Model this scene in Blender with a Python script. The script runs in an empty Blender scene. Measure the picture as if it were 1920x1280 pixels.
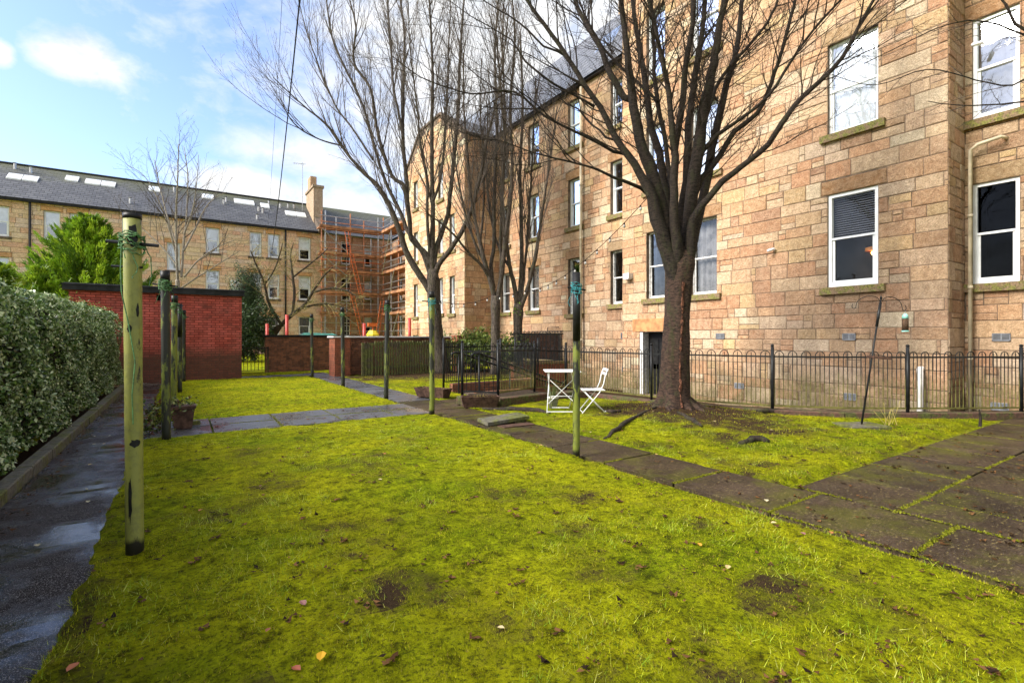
import bpy, math, random
import numpy as np
from mathutils import Vector, Matrix, noise as mnoise
S = bpy.context.scene
R = math.radians
# ------------------------------------------------------------------ camera, sky, sun, exposure
FPX, CAMZ, HOR = 935.0, 1.35, 632.0
YAW = math.atan(620/FPX)
cam_d = bpy.data.cameras.new("camera"); cam = bpy.data.objects.new("camera", cam_d)
S.collection.objects.link(cam); S.camera = cam
cam.location = (0, 0, CAMZ); cam.rotation_euler = (R(90), 0, -YAW)
cam_d.sensor_width = 36.0; cam_d.lens = 36.0*FPX/1920.0
cam_d.shift_y = -(640-HOR)/1920.0
cam_d.clip_start = 0.05; cam_d.clip_end = 600
FW = (math.sin(YAW), math.cos(YAW)); RT = (math.cos(YAW), -math.sin(YAW))
def at(px, py, dep):
    t = (px-960)/FPX
    return Vector((dep*(FW[0]+t*RT[0]), dep*(FW[1]+t*RT[1]), CAMZ-dep*(py-HOR)/FPX))
def gnd(px, py, z=0.0):
    return at(px, py, (CAMZ-z)*FPX/(py-HOR))

SUN_EL, SUN_AZ = R(38), R(-78)          # azimuth measured from +Y towards +X
sd = Vector((math.sin(SUN_AZ)*math.cos(SUN_EL), math.cos(SUN_AZ)*math.cos(SUN_EL), math.sin(SUN_EL)))
sun_d = bpy.data.lights.new("sun", 'SUN'); sun = bpy.data.objects.new("sun", sun_d); S.collection.objects.link(sun)
sun_d.energy = 2.5; sun_d.angle = R(30); sun_d.color = (1.0, 0.94, 0.85)
sun.rotation_euler = (-sd).to_track_quat('-Z', 'Y').to_euler(); sun.location = (-20, 5, 30)
S.view_settings.view_transform = 'Standard'; S.view_settings.look = 'None'
S.view_settings.gamma = 1.0; S.view_settings.exposure = 1.8
S.cycles.max_bounces = 6; S.cycles.transparent_max_bounces = 12; S.cycles.use_adaptive_sampling = True
S.cycles.adaptive_threshold = 0.02; S.cycles.use_denoising = True

W = bpy.data.worlds.new("World"); S.world = W; W.use_nodes = True
wt = W.node_tree; wt.nodes.clear()
def wn(t, **k):
    n = wt.nodes.new(t)
    for a, b in k.items(): setattr(n, a, b)
    return n
def wl(a, b): wt.links.new(a, b)
def wmath(op, a, b=None, c=None, clamp=False):
    n = wn('ShaderNodeMath', operation=op, use_clamp=clamp)
    for i, v in enumerate((a, b, c)):
        if v is None: continue
        if isinstance(v, (int, float)): n.inputs[i].default_value = v
        else: wl(v, n.inputs[i])
    return n.outputs[0]
sky = wn('ShaderNodeTexSky', sky_type='NISHITA', sun_disc=False, sun_elevation=SUN_EL, sun_rotation=SUN_AZ)
sky.air_density = 1.0; sky.dust_density = 1.0; sky.ozone_density = 1.0
tc = wn('ShaderNodeTexCoord')
def wnoise(scale, detail, rough, dist=0.0, stretch=(1, 1, 1.7)):
    mp = wn('ShaderNodeMapping'); mp.inputs['Scale'].default_value = stretch
    wl(tc.outputs['Generated'], mp.inputs['Vector'])
    n = wn('ShaderNodeTexNoise'); n.inputs['Scale'].default_value = scale; n.inputs['Detail'].default_value = detail
    n.inputs['Roughness'].default_value = rough; n.inputs['Distortion'].default_value = dist
    wl(mp.outputs[0], n.inputs['Vector']); return n.outputs['Fac']
n_big = wnoise(5.0, 8, 0.6, 0.4); n_fine = wnoise(16, 8, 0.62, 0.3)
nz = wmath('ADD', wmath('MULTIPLY', wmath('SUBTRACT', n_big, 0.5), 0.8), wmath('MULTIPLY', wmath('SUBTRACT', n_fine, 0.5), 0.6))
def blob(px, py, rx, ry, gain, nf=0.6):      # a cloud in a fixed direction of the sky
    c = at(px, py, 1.0) - Vector((0, 0, CAMZ)); c.normalize()
    rt = c.cross(Vector((0, 0, 1))).normalized(); up = rt.cross(c)
    dr = []
    for ax, rr in ((rt, rx), (up, ry)):
        d = wn('ShaderNodeVectorMath', operation='DOT_PRODUCT'); wl(tc.outputs['Generated'], d.inputs[0]); d.inputs[1].default_value = ax/rr
        dr.append(wmath('MULTIPLY', d.outputs['Value'], d.outputs['Value']))
    d = wn('ShaderNodeVectorMath', operation='DOT_PRODUCT'); wl(tc.outputs['Generated'], d.inputs[0]); d.inputs[1].default_value = c
    front = wmath('GREATER_THAN', d.outputs['Value'], 0.0)
    r = wmath('SQRT', wmath('ADD', dr[0], dr[1]))
    v = wmath('ADD', wmath('SUBTRACT', 1.0, r), wmath('MULTIPLY', nz, nf*2))
    return wmath('MULTIPLY', wmath('MULTIPLY', v, gain, clamp=True), front)
blobs = [blob(152, 108, .062, .042, 1.5, .75), blob(0, 100, .016, .02, 1.4, .7), blob(570, 290, .15, .05, 1.1), blob(455, 352, .13, .045, 1.8, .35),
         blob(620, 385, .25, .06, 1.2), blob(900, 60, .40, .55, 1.3, .7), blob(620, 70, .08, .12, .8, 1.0), blob(1100, -200, .6, .5, 1.2, .9)]
m = blobs[0]
for b in blobs[1:]: m = wmath('MAXIMUM', m, b)
away = wn('ShaderNodeVectorMath', operation='DOT_PRODUCT'); wl(tc.outputs['Generated'], away.inputs[0]); away.inputs[1].default_value = (-FW[0], -FW[1], 0.35)
bk = wmath('MULTIPLY', wmath('ADD', wmath('MULTIPLY', nz, 1.2), away.outputs['Value']), 1.5, clamp=True)
m = wmath('MAXIMUM', m, bk)
skym = wn('ShaderNodeMix', data_type='RGBA', blend_type='MULTIPLY'); skym.inputs[0].default_value = 1.0
wl(sky.outputs[0], skym.inputs[6]); skym.inputs[7].default_value = (0.78, 0.80, 0.92, 1)
bg = wn('ShaderNodeBackground'); bg.inputs[1].default_value = 0.11; wl(skym.outputs[2], bg.inputs[0])
bg2 = wn('ShaderNodeBackground'); bg2.inputs[1].default_value = 0.345
cr = wn('ShaderNodeValToRGB'); cr.color_ramp.elements[0].color = (.72, .77, .85, 1); cr.color_ramp.elements[1].color = (1, 1, 1, 1)
cr.color_ramp.elements[0].position = .3; cr.color_ramp.elements[1].position = .6
wl(n_fine, cr.inputs[0]); wl(cr.outputs[0], bg2.inputs[0])
mx = wn('ShaderNodeMixShader'); wl(m, mx.inputs[0]); wl(bg.outputs[0], mx.inputs[1]); wl(bg2.outputs[0], mx.inputs[2])
wo = wn('ShaderNodeOutputWorld'); wl(mx.outputs[0], wo.inputs[0])

# ------------------------------------------------------------------ mesh helpers
ROOT = {}
class MB:
    def __init__(s): s.v = []; s.f = []; s.c = []; s.col = None
    def add(s, vs, fs, col=None):
        o = len(s.v); s.v.extend(vs); s.f.extend([tuple(i+o for i in f) for f in fs])
        s.c.extend([col if col is not None else (1, 1, 1)]*len(fs))
    def quad(s, a, b, c, d, col=None): s.add([a, b, c, d], [(0, 1, 2, 3)], col)
    def box(s, a, b, col=None, rz=0.0, piv=None, bev=0.0):
        x0, y0, z0 = a; x1, y1, z1 = b
        if bev <= 0:
            vs = [(x0, y0, z0), (x1, y0, z0), (x1, y1, z0), (x0, y1, z0), (x0, y0, z1), (x1, y0, z1), (x1, y1, z1), (x0, y1, z1)]
            fs = [(3, 2, 1, 0), (4, 5, 6, 7), (0, 1, 5, 4), (1, 2, 6, 5), (2, 3, 7, 6), (3, 0, 4, 7)]
        else:
            e = bev
            vs = [(x0, y0, z0), (x1, y0, z0), (x1, y1, z0), (x0, y1, z0), (x0, y0, z1-e), (x1, y0, z1-e), (x1, y1, z1-e), (x0, y1, z1-e),
                  (x0+e, y0+e, z1), (x1-e, y0+e, z1), (x1-e, y1-e, z1), (x0+e, y1-e, z1)]
            fs = [(3, 2, 1, 0), (8, 9, 10, 11), (0, 1, 5, 4), (1, 2, 6, 5), (2, 3, 7, 6), (3, 0, 4, 7), (4, 5, 9, 8), (5, 6, 10, 9), (6, 7, 11, 10), (7, 4, 8, 11)]
        if rz:
            px, py = piv if piv else ((x0+x1)/2, (y0+y1)/2); c, q = math.cos(rz), math.sin(rz)
            vs = [(px+(x-px)*c-(y-py)*q, py+(x-px)*q+(y-py)*c, z) for x, y, z in vs]
        s.add(vs, fs, col)
    def tube(s, pts, rad, n=8, cap=True, col=None, wob=0.0, rnd=None):
        pts = [Vector(p) for p in pts]
        if not hasattr(rad, '__len__'): rad = [rad]*len(pts)
        o = len(s.v); L = len(pts); side = None
        for i, p in enumerate(pts):
            t = (pts[min(i+1, L-1)]-pts[max(i-1, 0)])
            if t.length < 1e-9: t = Vector((0, 0, 1))
            t.normalize()
            if side is None:
                side = t.cross(Vector((0.31, 0.93, 0.17)))
                if side.length < .1: side = t.cross(Vector((1, 0, 0)))
            side = side - t*side.dot(t); side.normalize(); up = t.cross(side); r = rad[i]
            for k in range(n):
                a = 2*math.pi*k/n; rr = r
                if wob and rnd: rr = r*(1+wob*(rnd.random()-.5))
                s.v.append(tuple(p+side*(math.cos(a)*rr)+up*(math.sin(a)*rr)))
        cc = col if col is not None else (1, 1, 1)
        for i in range(L-1):
            for k in range(n):
                k2 = (k+1) % n
                s.f.append((o+i*n+k, o+i*n+k2, o+(i+1)*n+k2, o+(i+1)*n+k)); s.c.append(cc)
        if cap:
            s.f.append(tuple(o+k for k in range(n-1, -1, -1))); s.c.append(cc)
            s.f.append(tuple(o+(L-1)*n+k for k in range(n))); s.c.append(cc)
    def beam(s, a, b, w, h=None, col=None):
        a = Vector(a); b = Vector(b); h = h or w; t = (b-a).normalized()
        sd_ = t.cross(Vector((0, 0, 1)))
        if sd_.length < .05: sd_ = Vector((1, 0, 0))
        sd_.normalize(); up = sd_.cross(t); vs = []
        for p in (a, b):
            for i, j in ((-1, -1), (1, -1), (1, 1), (-1, 1)): vs.append(tuple(p+sd_*(i*w/2)+up*(j*h/2)))
        s.add(vs, [(3, 2, 1, 0), (4, 5, 6, 7), (0, 1, 5, 4), (1, 2, 6, 5), (2, 3, 7, 6), (3, 0, 4, 7)], col)
def rootloc(p):
    while p is not None and p.parent is not None: p = p.parent
    return Vector(p.location) if p is not None else Vector((0, 0, 0))
def part(name, mb, mat, parent=None, smooth=False, loc=None):
    me = bpy.data.meshes.new(name)
    o0 = rootloc(parent) if parent is not None else (Vector(loc) if loc is not None else Vector((0, 0, 0)))
    vs = [(v[0]-o0.x, v[1]-o0.y, v[2]-o0.z) for v in mb.v]
    me.from_pydata(vs, [], mb.f)
    at_ = me.attributes.new("Col", 'FLOAT_COLOR', 'FACE')
    arr = np.ones((len(me.polygons), 4), dtype=np.float32)
    if len(mb.c) == len(me.polygons): arr[:, :3] = np.array(mb.c, dtype=np.float32)
    at_.data.foreach_set('color', arr.ravel())
    if smooth: me.polygons.foreach_set('use_smooth', [True]*len(me.polygons))
    me.update(); me.materials.append(mat)
    o = bpy.data.objects.new(name, me); S.collection.objects.link(o)
    if parent is not None: o.parent = parent
    elif loc is not None: o.location = loc
    return o
def npmesh(name, V, F, C, mat, parent=None, loc=None):     # V (n,3), F (m,k) quads or tris, C (m,3)
    me = bpy.data.meshes.new(name); k = F.shape[1]
    o0 = np.array(rootloc(parent) if parent is not None else (loc if loc is not None else (0, 0, 0)), dtype=np.float32)
    V = (V-o0).astype(np.float32)
    me.vertices.add(len(V)); me.vertices.foreach_set('co', V.ravel())
    me.loops.add(F.size); me.loops.foreach_set('vertex_index', F.astype(np.int32).ravel())
    me.polygons.add(len(F)); me.polygons.foreach_set('loop_start', np.arange(0, F.size, k, dtype=np.int32))
    me.polygons.foreach_set('loop_total', np.full(len(F), k, dtype=np.int32))
    at_ = me.attributes.new("Col", 'FLOAT_COLOR', 'FACE')
    a = np.ones((len(F), 4), dtype=np.float32); a[:, :3] = C; at_.data.foreach_set('color', a.ravel())
    me.update(calc_edges=True); me.materials.append(mat)
    o = bpy.data.objects.new(name, me); S.collection.objects.link(o)
    if parent is not None: o.parent = parent
    elif loc is not None: o.location = loc
    return o
def thing(name, label, cat, loc=(0, 0, 0), group=None):
    o = bpy.data.objects.new(name, None); S.collection.objects.link(o); o.location = loc; o.empty_display_size = .2
    o['label'] = label; o['category'] = cat
    if group: o['group'] = group
    return o
def tag(o, label, cat, group=None, kind=None):
    o['label'] = label; o['category'] = cat
    if group: o['group'] = group
    if kind: o['kind'] = kind
    return o
def struct(o, label=None):
    o['kind'] = 'structure'
    if label: o['label'] = label
    return o

# ------------------------------------------------------------------ materials
class NT:
    def __init__(s, name):
        s.m = bpy.data.materials.new(name); s.m.use_nodes = True; s.t = s.m.node_tree
        s.b = s.t.nodes['Principled BSDF']; s.out = s.t.nodes['Material Output']
        s.tc = s.t.nodes.new('ShaderNodeTexCoord')
    def l(s, a, b): s.t.links.new(a, b)
    def n(s, t, **k):
        x = s.t.nodes.new(t)
        for a, b in k.items(): setattr(x, a, b)
        return x
    def mapv(s, sc=(1, 1, 1), loc=(0, 0, 0), rot=(0, 0, 0)):
        m = s.n('ShaderNodeMapping'); m.inputs['Scale'].default_value = sc; m.inputs['Location'].default_value = loc; m.inputs['Rotation'].default_value = rot
        s.l(s.tc.outputs['Object'], m.inputs['Vector']); return m.outputs[0]
    def noise(s, scale, detail=4, rough=.55, sc=(1, 1, 1), dist=0, loc=(0, 0, 0)):
        x = s.n('ShaderNodeTexNoise'); x.inputs['Scale'].default_value = scale; x.inputs['Detail'].default_value = detail
        x.inputs['Roughness'].default_value = rough; x.inputs['Distortion'].default_value = dist
        s.l(s.mapv(sc, loc), x.inputs['Vector']); return x.outputs['Fac']
    def vor(s, scale, feat='F1', sc=(1, 1, 1)):
        x = s.n('ShaderNodeTexVoronoi', feature=feat); x.inputs['Scale'].default_value = scale; s.l(s.mapv(sc), x.inputs['Vector']); return x.outputs['Distance']
    def ramp(s, f, stops):
        r = s.n('ShaderNodeValToRGB'); e = r.color_ramp.elements
        while len(e) < len(stops): e.new(.5)
        for i, (p, c) in enumerate(stops):
            e[i].position = p; e[i].color = (c, c, c, 1) if isinstance(c, (int, float)) else (*c, 1)
        s.l(f, r.inputs[0]); return r.outputs[0]
    def mix(s, f, a, b, mode='MIX'):
        x = s.n('ShaderNodeMix', data_type='RGBA', blend_type=mode)
        for i, v in ((0, f), (6, a), (7, b)):
            if isinstance(v, (int, float)): x.inputs[i].default_value = v if i == 0 else (v, v, v, 1)
            elif isinstance(v, tuple): x.inputs[i].default_value = (*v, 1)
            else: s.l(v, x.inputs[i])
        return x.outputs[2]
    def math(s, op, a, b=None, clamp=False):
        x = s.n('ShaderNodeMath', operation=op, use_clamp=clamp)
        for i, v in enumerate((a, b)):
            if v is None: continue
            if isinstance(v, (int, float)): x.inputs[i].default_value = v
            else: s.l(v, x.inputs[i])
        return x.outputs[0]
    def attr(s, name="Col"):
        a = s.n('ShaderNodeAttribute', attribute_name=name); return a.outputs['Color']
    def pos(s, ax):
        g = s.n('ShaderNodeNewGeometry'); x = s.n('ShaderNodeSeparateXYZ'); s.l(g.outputs['Position'], x.inputs[0]); return x.outputs[ax]
    def nrm(s, ax):
        g = s.n('ShaderNodeNewGeometry'); x = s.n('ShaderNodeSeparateXYZ'); s.l(g.outputs['Normal'], x.inputs[0]); return x.outputs[ax]
    def base(s, c): 
        if isinstance(c, tuple): s.b.inputs['Base Color'].default_value = (*c, 1)
        else: s.l(c, s.b.inputs['Base Color'])
    def rough(s, r):
        if isinstance(r, (int, float)): s.b.inputs['Roughness'].default_value = r
        else: s.l(r, s.b.inputs['Roughness'])
    def bump(s, h, strength=.5, dist=.02):
        b = s.n('ShaderNodeBump'); b.inputs['Strength'].default_value = strength; b.inputs['Distance'].default_value = dist
        s.l(h, b.inputs['Height']); s.l(b.outputs[0], s.b.inputs['Normal'])
M = {}
def simple(name, col, rough=.6, metal=0, var=.25, ns=9, bump=0, spec=None):
    if spec is None: spec = .5 if max(col) > .1 else .2
    t = NT(name); n = t.noise(ns, 5); c2 = tuple(max(0, c*(1-var)) for c in col); c3 = tuple(min(1, c*(1+var)) for c in col)
    t.base(t.ramp(n, [(.38, c2), (.62, c3)])); t.rough(rough); t.b.inputs['Metallic'].default_value = metal
    t.b.inputs['Specular IOR Level'].default_value = spec
    if bump: t.bump(t.noise(ns*6, 5), bump, .01)
    M[name] = t.m; return t.m
# sandstone of individually coloured blocks, tooled faces, weathering
def stone(name, grime=.5, fine=1.0, moss_z=0.95):
    t = NT(name); a = t.attr()
    n1 = t.noise(2.1*fine, 6, .65); n2 = t.noise(9*fine, 9, .75); n3 = t.noise(42*fine, 7, .8, sc=(1, 1, 1.5), dist=.6)
    c = t.mix(t.ramp(n2, [(.38, 0.0), (.62, 1.0)]), t.mix(.36, a, (.22, .12, .06), 'MIX'), t.mix(.28, a, (.90, .72, .50), 'MIX'))
    c = t.mix(t.math('MULTIPLY', t.ramp(n3, [(.40, 1.0), (.54, 0.0)]), .5), c, (.17, .10, .05), 'MIX')
    st = t.ramp(t.noise(.5, 6, .62, sc=(1, 1, .35), loc=(3, 1, 0)), [(.5, 0.0), (.66, 1.0)])
    c = t.mix(t.math('MULTIPLY', st, grime), c, (.12, .095, .07), 'MIX')
    # moss and soot near the ground line
    z = t.pos(2); zl = t.math('SUBTRACT', moss_z, z)
    ms = t.math('MULTIPLY', t.math('ADD', zl, t.math('MULTIPLY', t.math('SUBTRACT', n1, .5), 3.2)), .75, clamp=True)
    c = t.mix(t.math('MULTIPLY', ms, .8), c, t.ramp(n2, [(.3, (.05, .045, .03)), (.55, (.13, .12, .05)), (.75, (.30, .27, .18))]), 'MIX')
    t.base(c); t.rough(.88); t.b.inputs['Specular IOR Level'].default_value = .25
    h = t.math('ADD', t.math('MULTIPLY', n3, .5), t.math('ADD', n2, t.math('MULTIPLY', t.noise(28*fine, 3, .6, sc=(1, 1, .5), dist=1.5), .8)))
    t.bump(h, 1.0, .05); M[name] = t.m
stone('sandstone', .5); stone('sandstone_far', .22, .6, -5)
simple('mortar', (.15, .105, .07), .95, var=.4, ns=6, bump=.5)
def mossy(name, base, moss=(.12, .14, .015), amt=.5, ns=9, rough=.85):
    t = NT(name); n = t.noise(ns, 7, .7); n2 = t.noise(ns*5, 5, .7)
    c = t.mix(t.ramp(n2, [(.38, 0.0), (.6, 1.0)]), tuple(x*.42 for x in base), base)
    f = t.ramp(n, [(.62-amt*.35, 0.0), (.72-amt*.35, 1.0)])
    c = t.mix(f, c, t.mix(t.ramp(n2, [(.4, 0.0), (.6, 1.0)]), tuple(x*.3 for x in moss), moss)); t.base(c); t.rough(rough); t.bump(n2, .6, .015); M[name] = t.m
mossy('sill', (.27, .18, .10), (.24, .23, .05), .48, 8)
mossy('kerb_stone', (.11, .055, .035), (.09, .10, .02), .45, 5)
mossy('concrete', (.17, .12, .085), (.07, .065, .03), .35, 3)
mossy('slab_stone', (.13, .12, .085), (.12, .13, .02), .45, 4)
def pole_mat(name, base, dark, amt, seed):
    t = NT(name); n = t.noise(4, 6, .68, sc=(2, 2, .55), loc=(seed, seed*2, 0)); n2 = t.noise(30, 5, .7, sc=(1, 1, .4))
    c = t.mix(n2, tuple(x*.75 for x in base), base)
    c = t.mix(t.ramp(n2, [(.55, 0.0), (.72, 1.0)]), c, tuple(x*.5 for x in base))
    c = t.mix(t.math('MULTIPLY', t.ramp(t.noise(11, 6, .7, loc=(seed, 0, 3)), [(.5, 0.0), (.6, 1.0)]), .55), c, tuple(x*.45+.02 for x in base))
    c = t.mix(t.ramp(n, [(.62-amt, 0.0), (.66-amt, 1.0)]), c, dark)
    zl = t.math('MULTIPLY', t.math('ADD', t.math('SUBTRACT', .03, t.pos(2)), t.math('MULTIPLY', n, .16)), 30, clamp=True); c = t.mix(zl, c, (.012, .011, .008))
    t.base(c); t.rough(.55); t.bump(n2, .3, .006); M[name] = t.m
pole_mat('pole_clean', (.25, .26, .055), (.012, .013, .01), .02, 1)
pole_mat('pole_moss', (.16, .19, .02), (.012, .014, .008), .12, 4)
pole_mat('pole_dark', (.13, .16, .02), (.012, .014, .010), .19, 9)
simple('black_paint', (.012, .012, .012), .45, var=.5)
def iron_mat():
    t = NT('iron'); z = t.pos(2); n = t.noise(9, 5, .7)
    f = t.math('MULTIPLY', t.math('ADD', t.math('MULTIPLY', t.math('SUBTRACT', .85, z), 1.3), t.math('SUBTRACT', n, .62)), 2.2, clamp=True)
    t.base(t.mix(f, (.014, .015, .015), t.ramp(n, [(.3, (.05, .045, .015)), (.7, (.17, .16, .04))]))); t.rough(.5); t.b.inputs['Specular IOR Level'].default_value = .2; M['iron'] = t.m
iron_mat()
simple('iron_black', (.012, .013, .014), .38, var=.4)
simple('white_paint', (.78, .79, .80), .35, var=.06, ns=4)
simple('old_white', (.58, .57, .55), .6, var=.25, ns=14, bump=.2)
simple('cream_pipe', (.55, .47, .33), .5, var=.25, ns=3)
simple('white_pipe', (.72, .70, .66), .45, var=.15, ns=3)
simple('grey_pipe', (.02, .02, .022), .5)
simple('slab_edge', (.1, .08, .06), .8)
simple('unlit_inside', (.018, .015, .013), .9, var=.4, ns=2)  # near-black colour standing in for shade inside rooms, vents and hedge
simple('curtain', (.74, .78, .80), .9, var=.12, ns=3)
simple('grey_curtain', (.13, .13, .135), .9, var=.3, ns=5)
simple('blind', (.30, .31, .34), .6, var=.1)
simple('vent_grey', (.20, .21, .23), .5, var=.2)
simple('orange_wood', (.42, .19, .05), .75, var=.4, ns=3)
simple('board', (.32, .145, .065), .8, var=.45, ns=2)
simple('galv', (.42, .42, .42), .35, metal=.7, var=.2)
simple('rusty_tube', (.38, .15, .07), .6, var=.4, ns=3)
simple('orange_paint', (.62, .14, .035), .5, var=.15)
simple('red_paint', (.38, .03, .02), .5, var=.2)
simple('teal', (.05, .22, .20), .5, var=.15)
simple('yellow', (.75, .62, .03), .5, var=.1)
simple('rope', (.07, .17, .06), .8, var=.5, ns=40)
simple('blue_rope', (.03, .25, .28), .7, var=.3, ns=40)
simple('wood_brown', (.075, .042, .03), .7, var=.45, ns=12, bump=.5)
simple('soil', (.035, .024, .015), .95, var=.5, ns=14, bump=.8)
simple('pot', (.36, .35, .31), .7, var=.3, ns=8)
simple('rubber', (.01, .01, .01), .6)
simple('straw', (.35, .28, .08), .8, var=.4)
simple('lamp_glass', (.38, .37, .35), .15, var=.05)
simple('green_plastic', (.05, .30, .26), .4, var=.15)
simple('seed', (.06, .035, .02), .8, var=.5, ns=60)
simple('felt', (.018, .019, .022), .6, var=.4, ns=5, bump=.3)
simple('door_black', (.008, .008, .009), .35, var=.3)
def wet_path():
    t = NT('wet_asphalt'); n = t.noise(1.1, 5, .6, sc=(1, .8, 1)); s = t.noise(170, 2, .6); g = t.noise(16, 5, .7)
    wet = t.ramp(n, [(.40, 0.0), (.66, 1.0)])
    c = t.mix(t.ramp(s, [(.56, 0.0), (.66, 1.0)]), t.mix(g, (.009, .006, .004), (.026, .017, .012)), (.34, .32, .30))
    c = t.mix(t.math('MULTIPLY', wet, .6), c, t.mix(s, (.006, .005, .004), (.03, .026, .024))); t.base(c)
    t.rough(t.ramp(n, [(.44, .45), (.56, .08)])); t.l(t.ramp(n, [(.44, .05), (.56, .50)]), t.b.inputs['Specular IOR Level'])
    t.bump(t.math('ADD', t.math('MULTIPLY', s, t.ramp(n, [(.44, 1.0), (.56, .10)])), t.math('MULTIPLY', g, .3)), .8, .006); M['wet_asphalt'] = t.m
wet_path()
def slabs_mat():
    t = NT('paving'); a = t.attr(); n = t.noise(2.2, 7, .65); s = t.noise(45, 5, .75); g = t.noise(.9, 4, .6)
    c = t.mix(t.ramp(s, [(.42, 0.0), (.58, 1.0)]), t.mix(.65, a, (.008, .006, .004)), a); c = t.mix(t.ramp(n, [(.4, .55), (.6, 0.0)]), c, (.018, .013, .008))
    y = t.pos(1)
    ms = t.math('MULTIPLY', t.ramp(t.noise(1.7, 8, .75, loc=(4, 4, 4)), [(.48, 0.0), (.60, 1.0)]), .5)
    c = t.mix(ms, c, (.085, .09, .008)); 
    sp = t.ramp(t.noise(26, 3, .6, sc=(1, 2.5, 1)), [(.60, 0.0), (.66, 1.0)])
    c = t.mix(t.math('MULTIPLY', sp, .5), c, (.26, .21, .08)); t.base(c)
    t.rough(t.ramp(g, [(.35, .62), (.6, .36)])); t.b.inputs['Specular IOR Level'].default_value = .08; t.bump(t.math('ADD', s, n), .9, .012); M['paving'] = t.m
slabs_mat()
def wet_slab():
    t = NT('wet_slab'); a = t.attr(); s = t.noise(60, 5, .7); g = t.noise(1.6, 5, .6)
    t.base(t.mix(t.ramp(s, [(.42, 0.0), (.6, 1.0)]), (.025, .025, .026), (.11, .115, .125))); t.rough(t.ramp(g, [(.35, .5), (.6, .2)]))
    t.b.inputs['Specular IOR Level'].default_value = .8; t.bump(s, .3, .003); M['wet_slab'] = t.m
wet_slab()
def lawn_mat():
    t = NT('lawn'); n1 = t.noise(.8, 6, .6); n2 = t.noise(9, 9, .78); n3 = t.noise(45, 7, .8); a = t.attr()
    g = t.ramp(n2, [(.36, (.07, .06, .004)), (.46, (.29, .30, .005)), (.60, (.50, .51, .010))])
    g2 = t.ramp(n2, [(.36, (.04, .055, .003)), (.5, (.19, .25, .004)), (.64, (.38, .46, .008))])
    c = t.mix(t.ramp(n1, [(.4, 0.0), (.62, 1.0)]), g, g2)
    c = t.mix(t.ramp(n3, [(.40, .85), (.50, 0.0)]), c, (.05, .055, .007))
    soil = t.mix(n3, (.022, .014, .009), (.10, .065, .035))
    sp = t.n('ShaderNodeSeparateColor'); t.l(a, sp.inputs[0])
    d = t.math('SUBTRACT', t.math('ADD', sp.outputs[0], t.math('MULTIPLY', n2, .9)), .62)
    c = t.mix(t.math('MULTIPLY', d, 5, clamp=True), c, soil)
    t.base(c); t.rough(.95); t.b.inputs['Specular IOR Level'].default_value = .04
    t.bump(t.math('ADD', n3, t.math('MULTIPLY', n2, 1.2)), 1.0, .05); M['lawn'] = t.m
lawn_mat()
def leafmat(name, rough=.5, trans=.25, spec=.4):
    t = NT(name); a = t.attr(); t.base(a); t.rough(rough); t.b.inputs['Specular IOR Level'].default_value = spec
    if trans:
        tr = t.n('ShaderNodeBsdfTranslucent'); t.l(a, tr.inputs[0]); mxs = t.n('ShaderNodeMixShader'); mxs.inputs[0].default_value = trans
        t.l(t.b.outputs[0], mxs.inputs[1]); t.l(tr.outputs[0], mxs.inputs[2]); t.l(mxs.outputs[0], t.out.inputs[0])
    M[name] = t.m
leafmat('foliage'); leafmat('litter', .8, 0, .05); leafmat('hedge_leaf', .32, .2, .45); leafmat('blade', .6, .35, .08)
def bark(name, a, b, moss, ring=0.0, mossamt=.5):
    t = NT(name); n = t.noise(7, 7, .7, sc=(1, 1, .35)); n2 = t.noise(13 if ring else 26, 7, .78, sc=(1, 1, 4.0 if ring else .3))
    c = t.mix(t.ramp(n2, [(.40, 0.0), (.60, 1.0)]), a, b)
    f = t.math('MULTIPLY', t.ramp(n, [(.52, 0.0), (.62, 1.0)]), mossamt)
    c = t.mix(f, c, moss); t.base(c); t.rough(.85); t.b.inputs['Specular IOR Level'].default_value = .25; t.bump(t.math('ADD', n2, n), 1.0, .035); M[name] = t.m
bark('cherry_bark', (.010, .007, .006), (.085, .050, .034), (.05, .055, .02), 1, .5)
bark('limb_bark', (.006, .005, .0045), (.052, .037, .028), (.05, .055, .022), 1, .45)
bark('twig_bark', (.014, .010, .008), (.045, .030, .021), (.04, .04, .02), 0, .3)
bark('dark_bark', (.012, .010, .008), (.06, .042, .03), (.06, .07, .02), 0, .6)
bark('court_bark', (.018, .015, .013), (.12, .095, .076), (.06, .06, .025), 0, .5); bark('court_twig', (.045, .036, .030), (.13, .105, .086), (.06, .055, .03), 0, .2)
bark('pale_bark', (.16, .13, .10), (.42, .38, .32), (.12, .11, .06), 0, .3)
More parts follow.
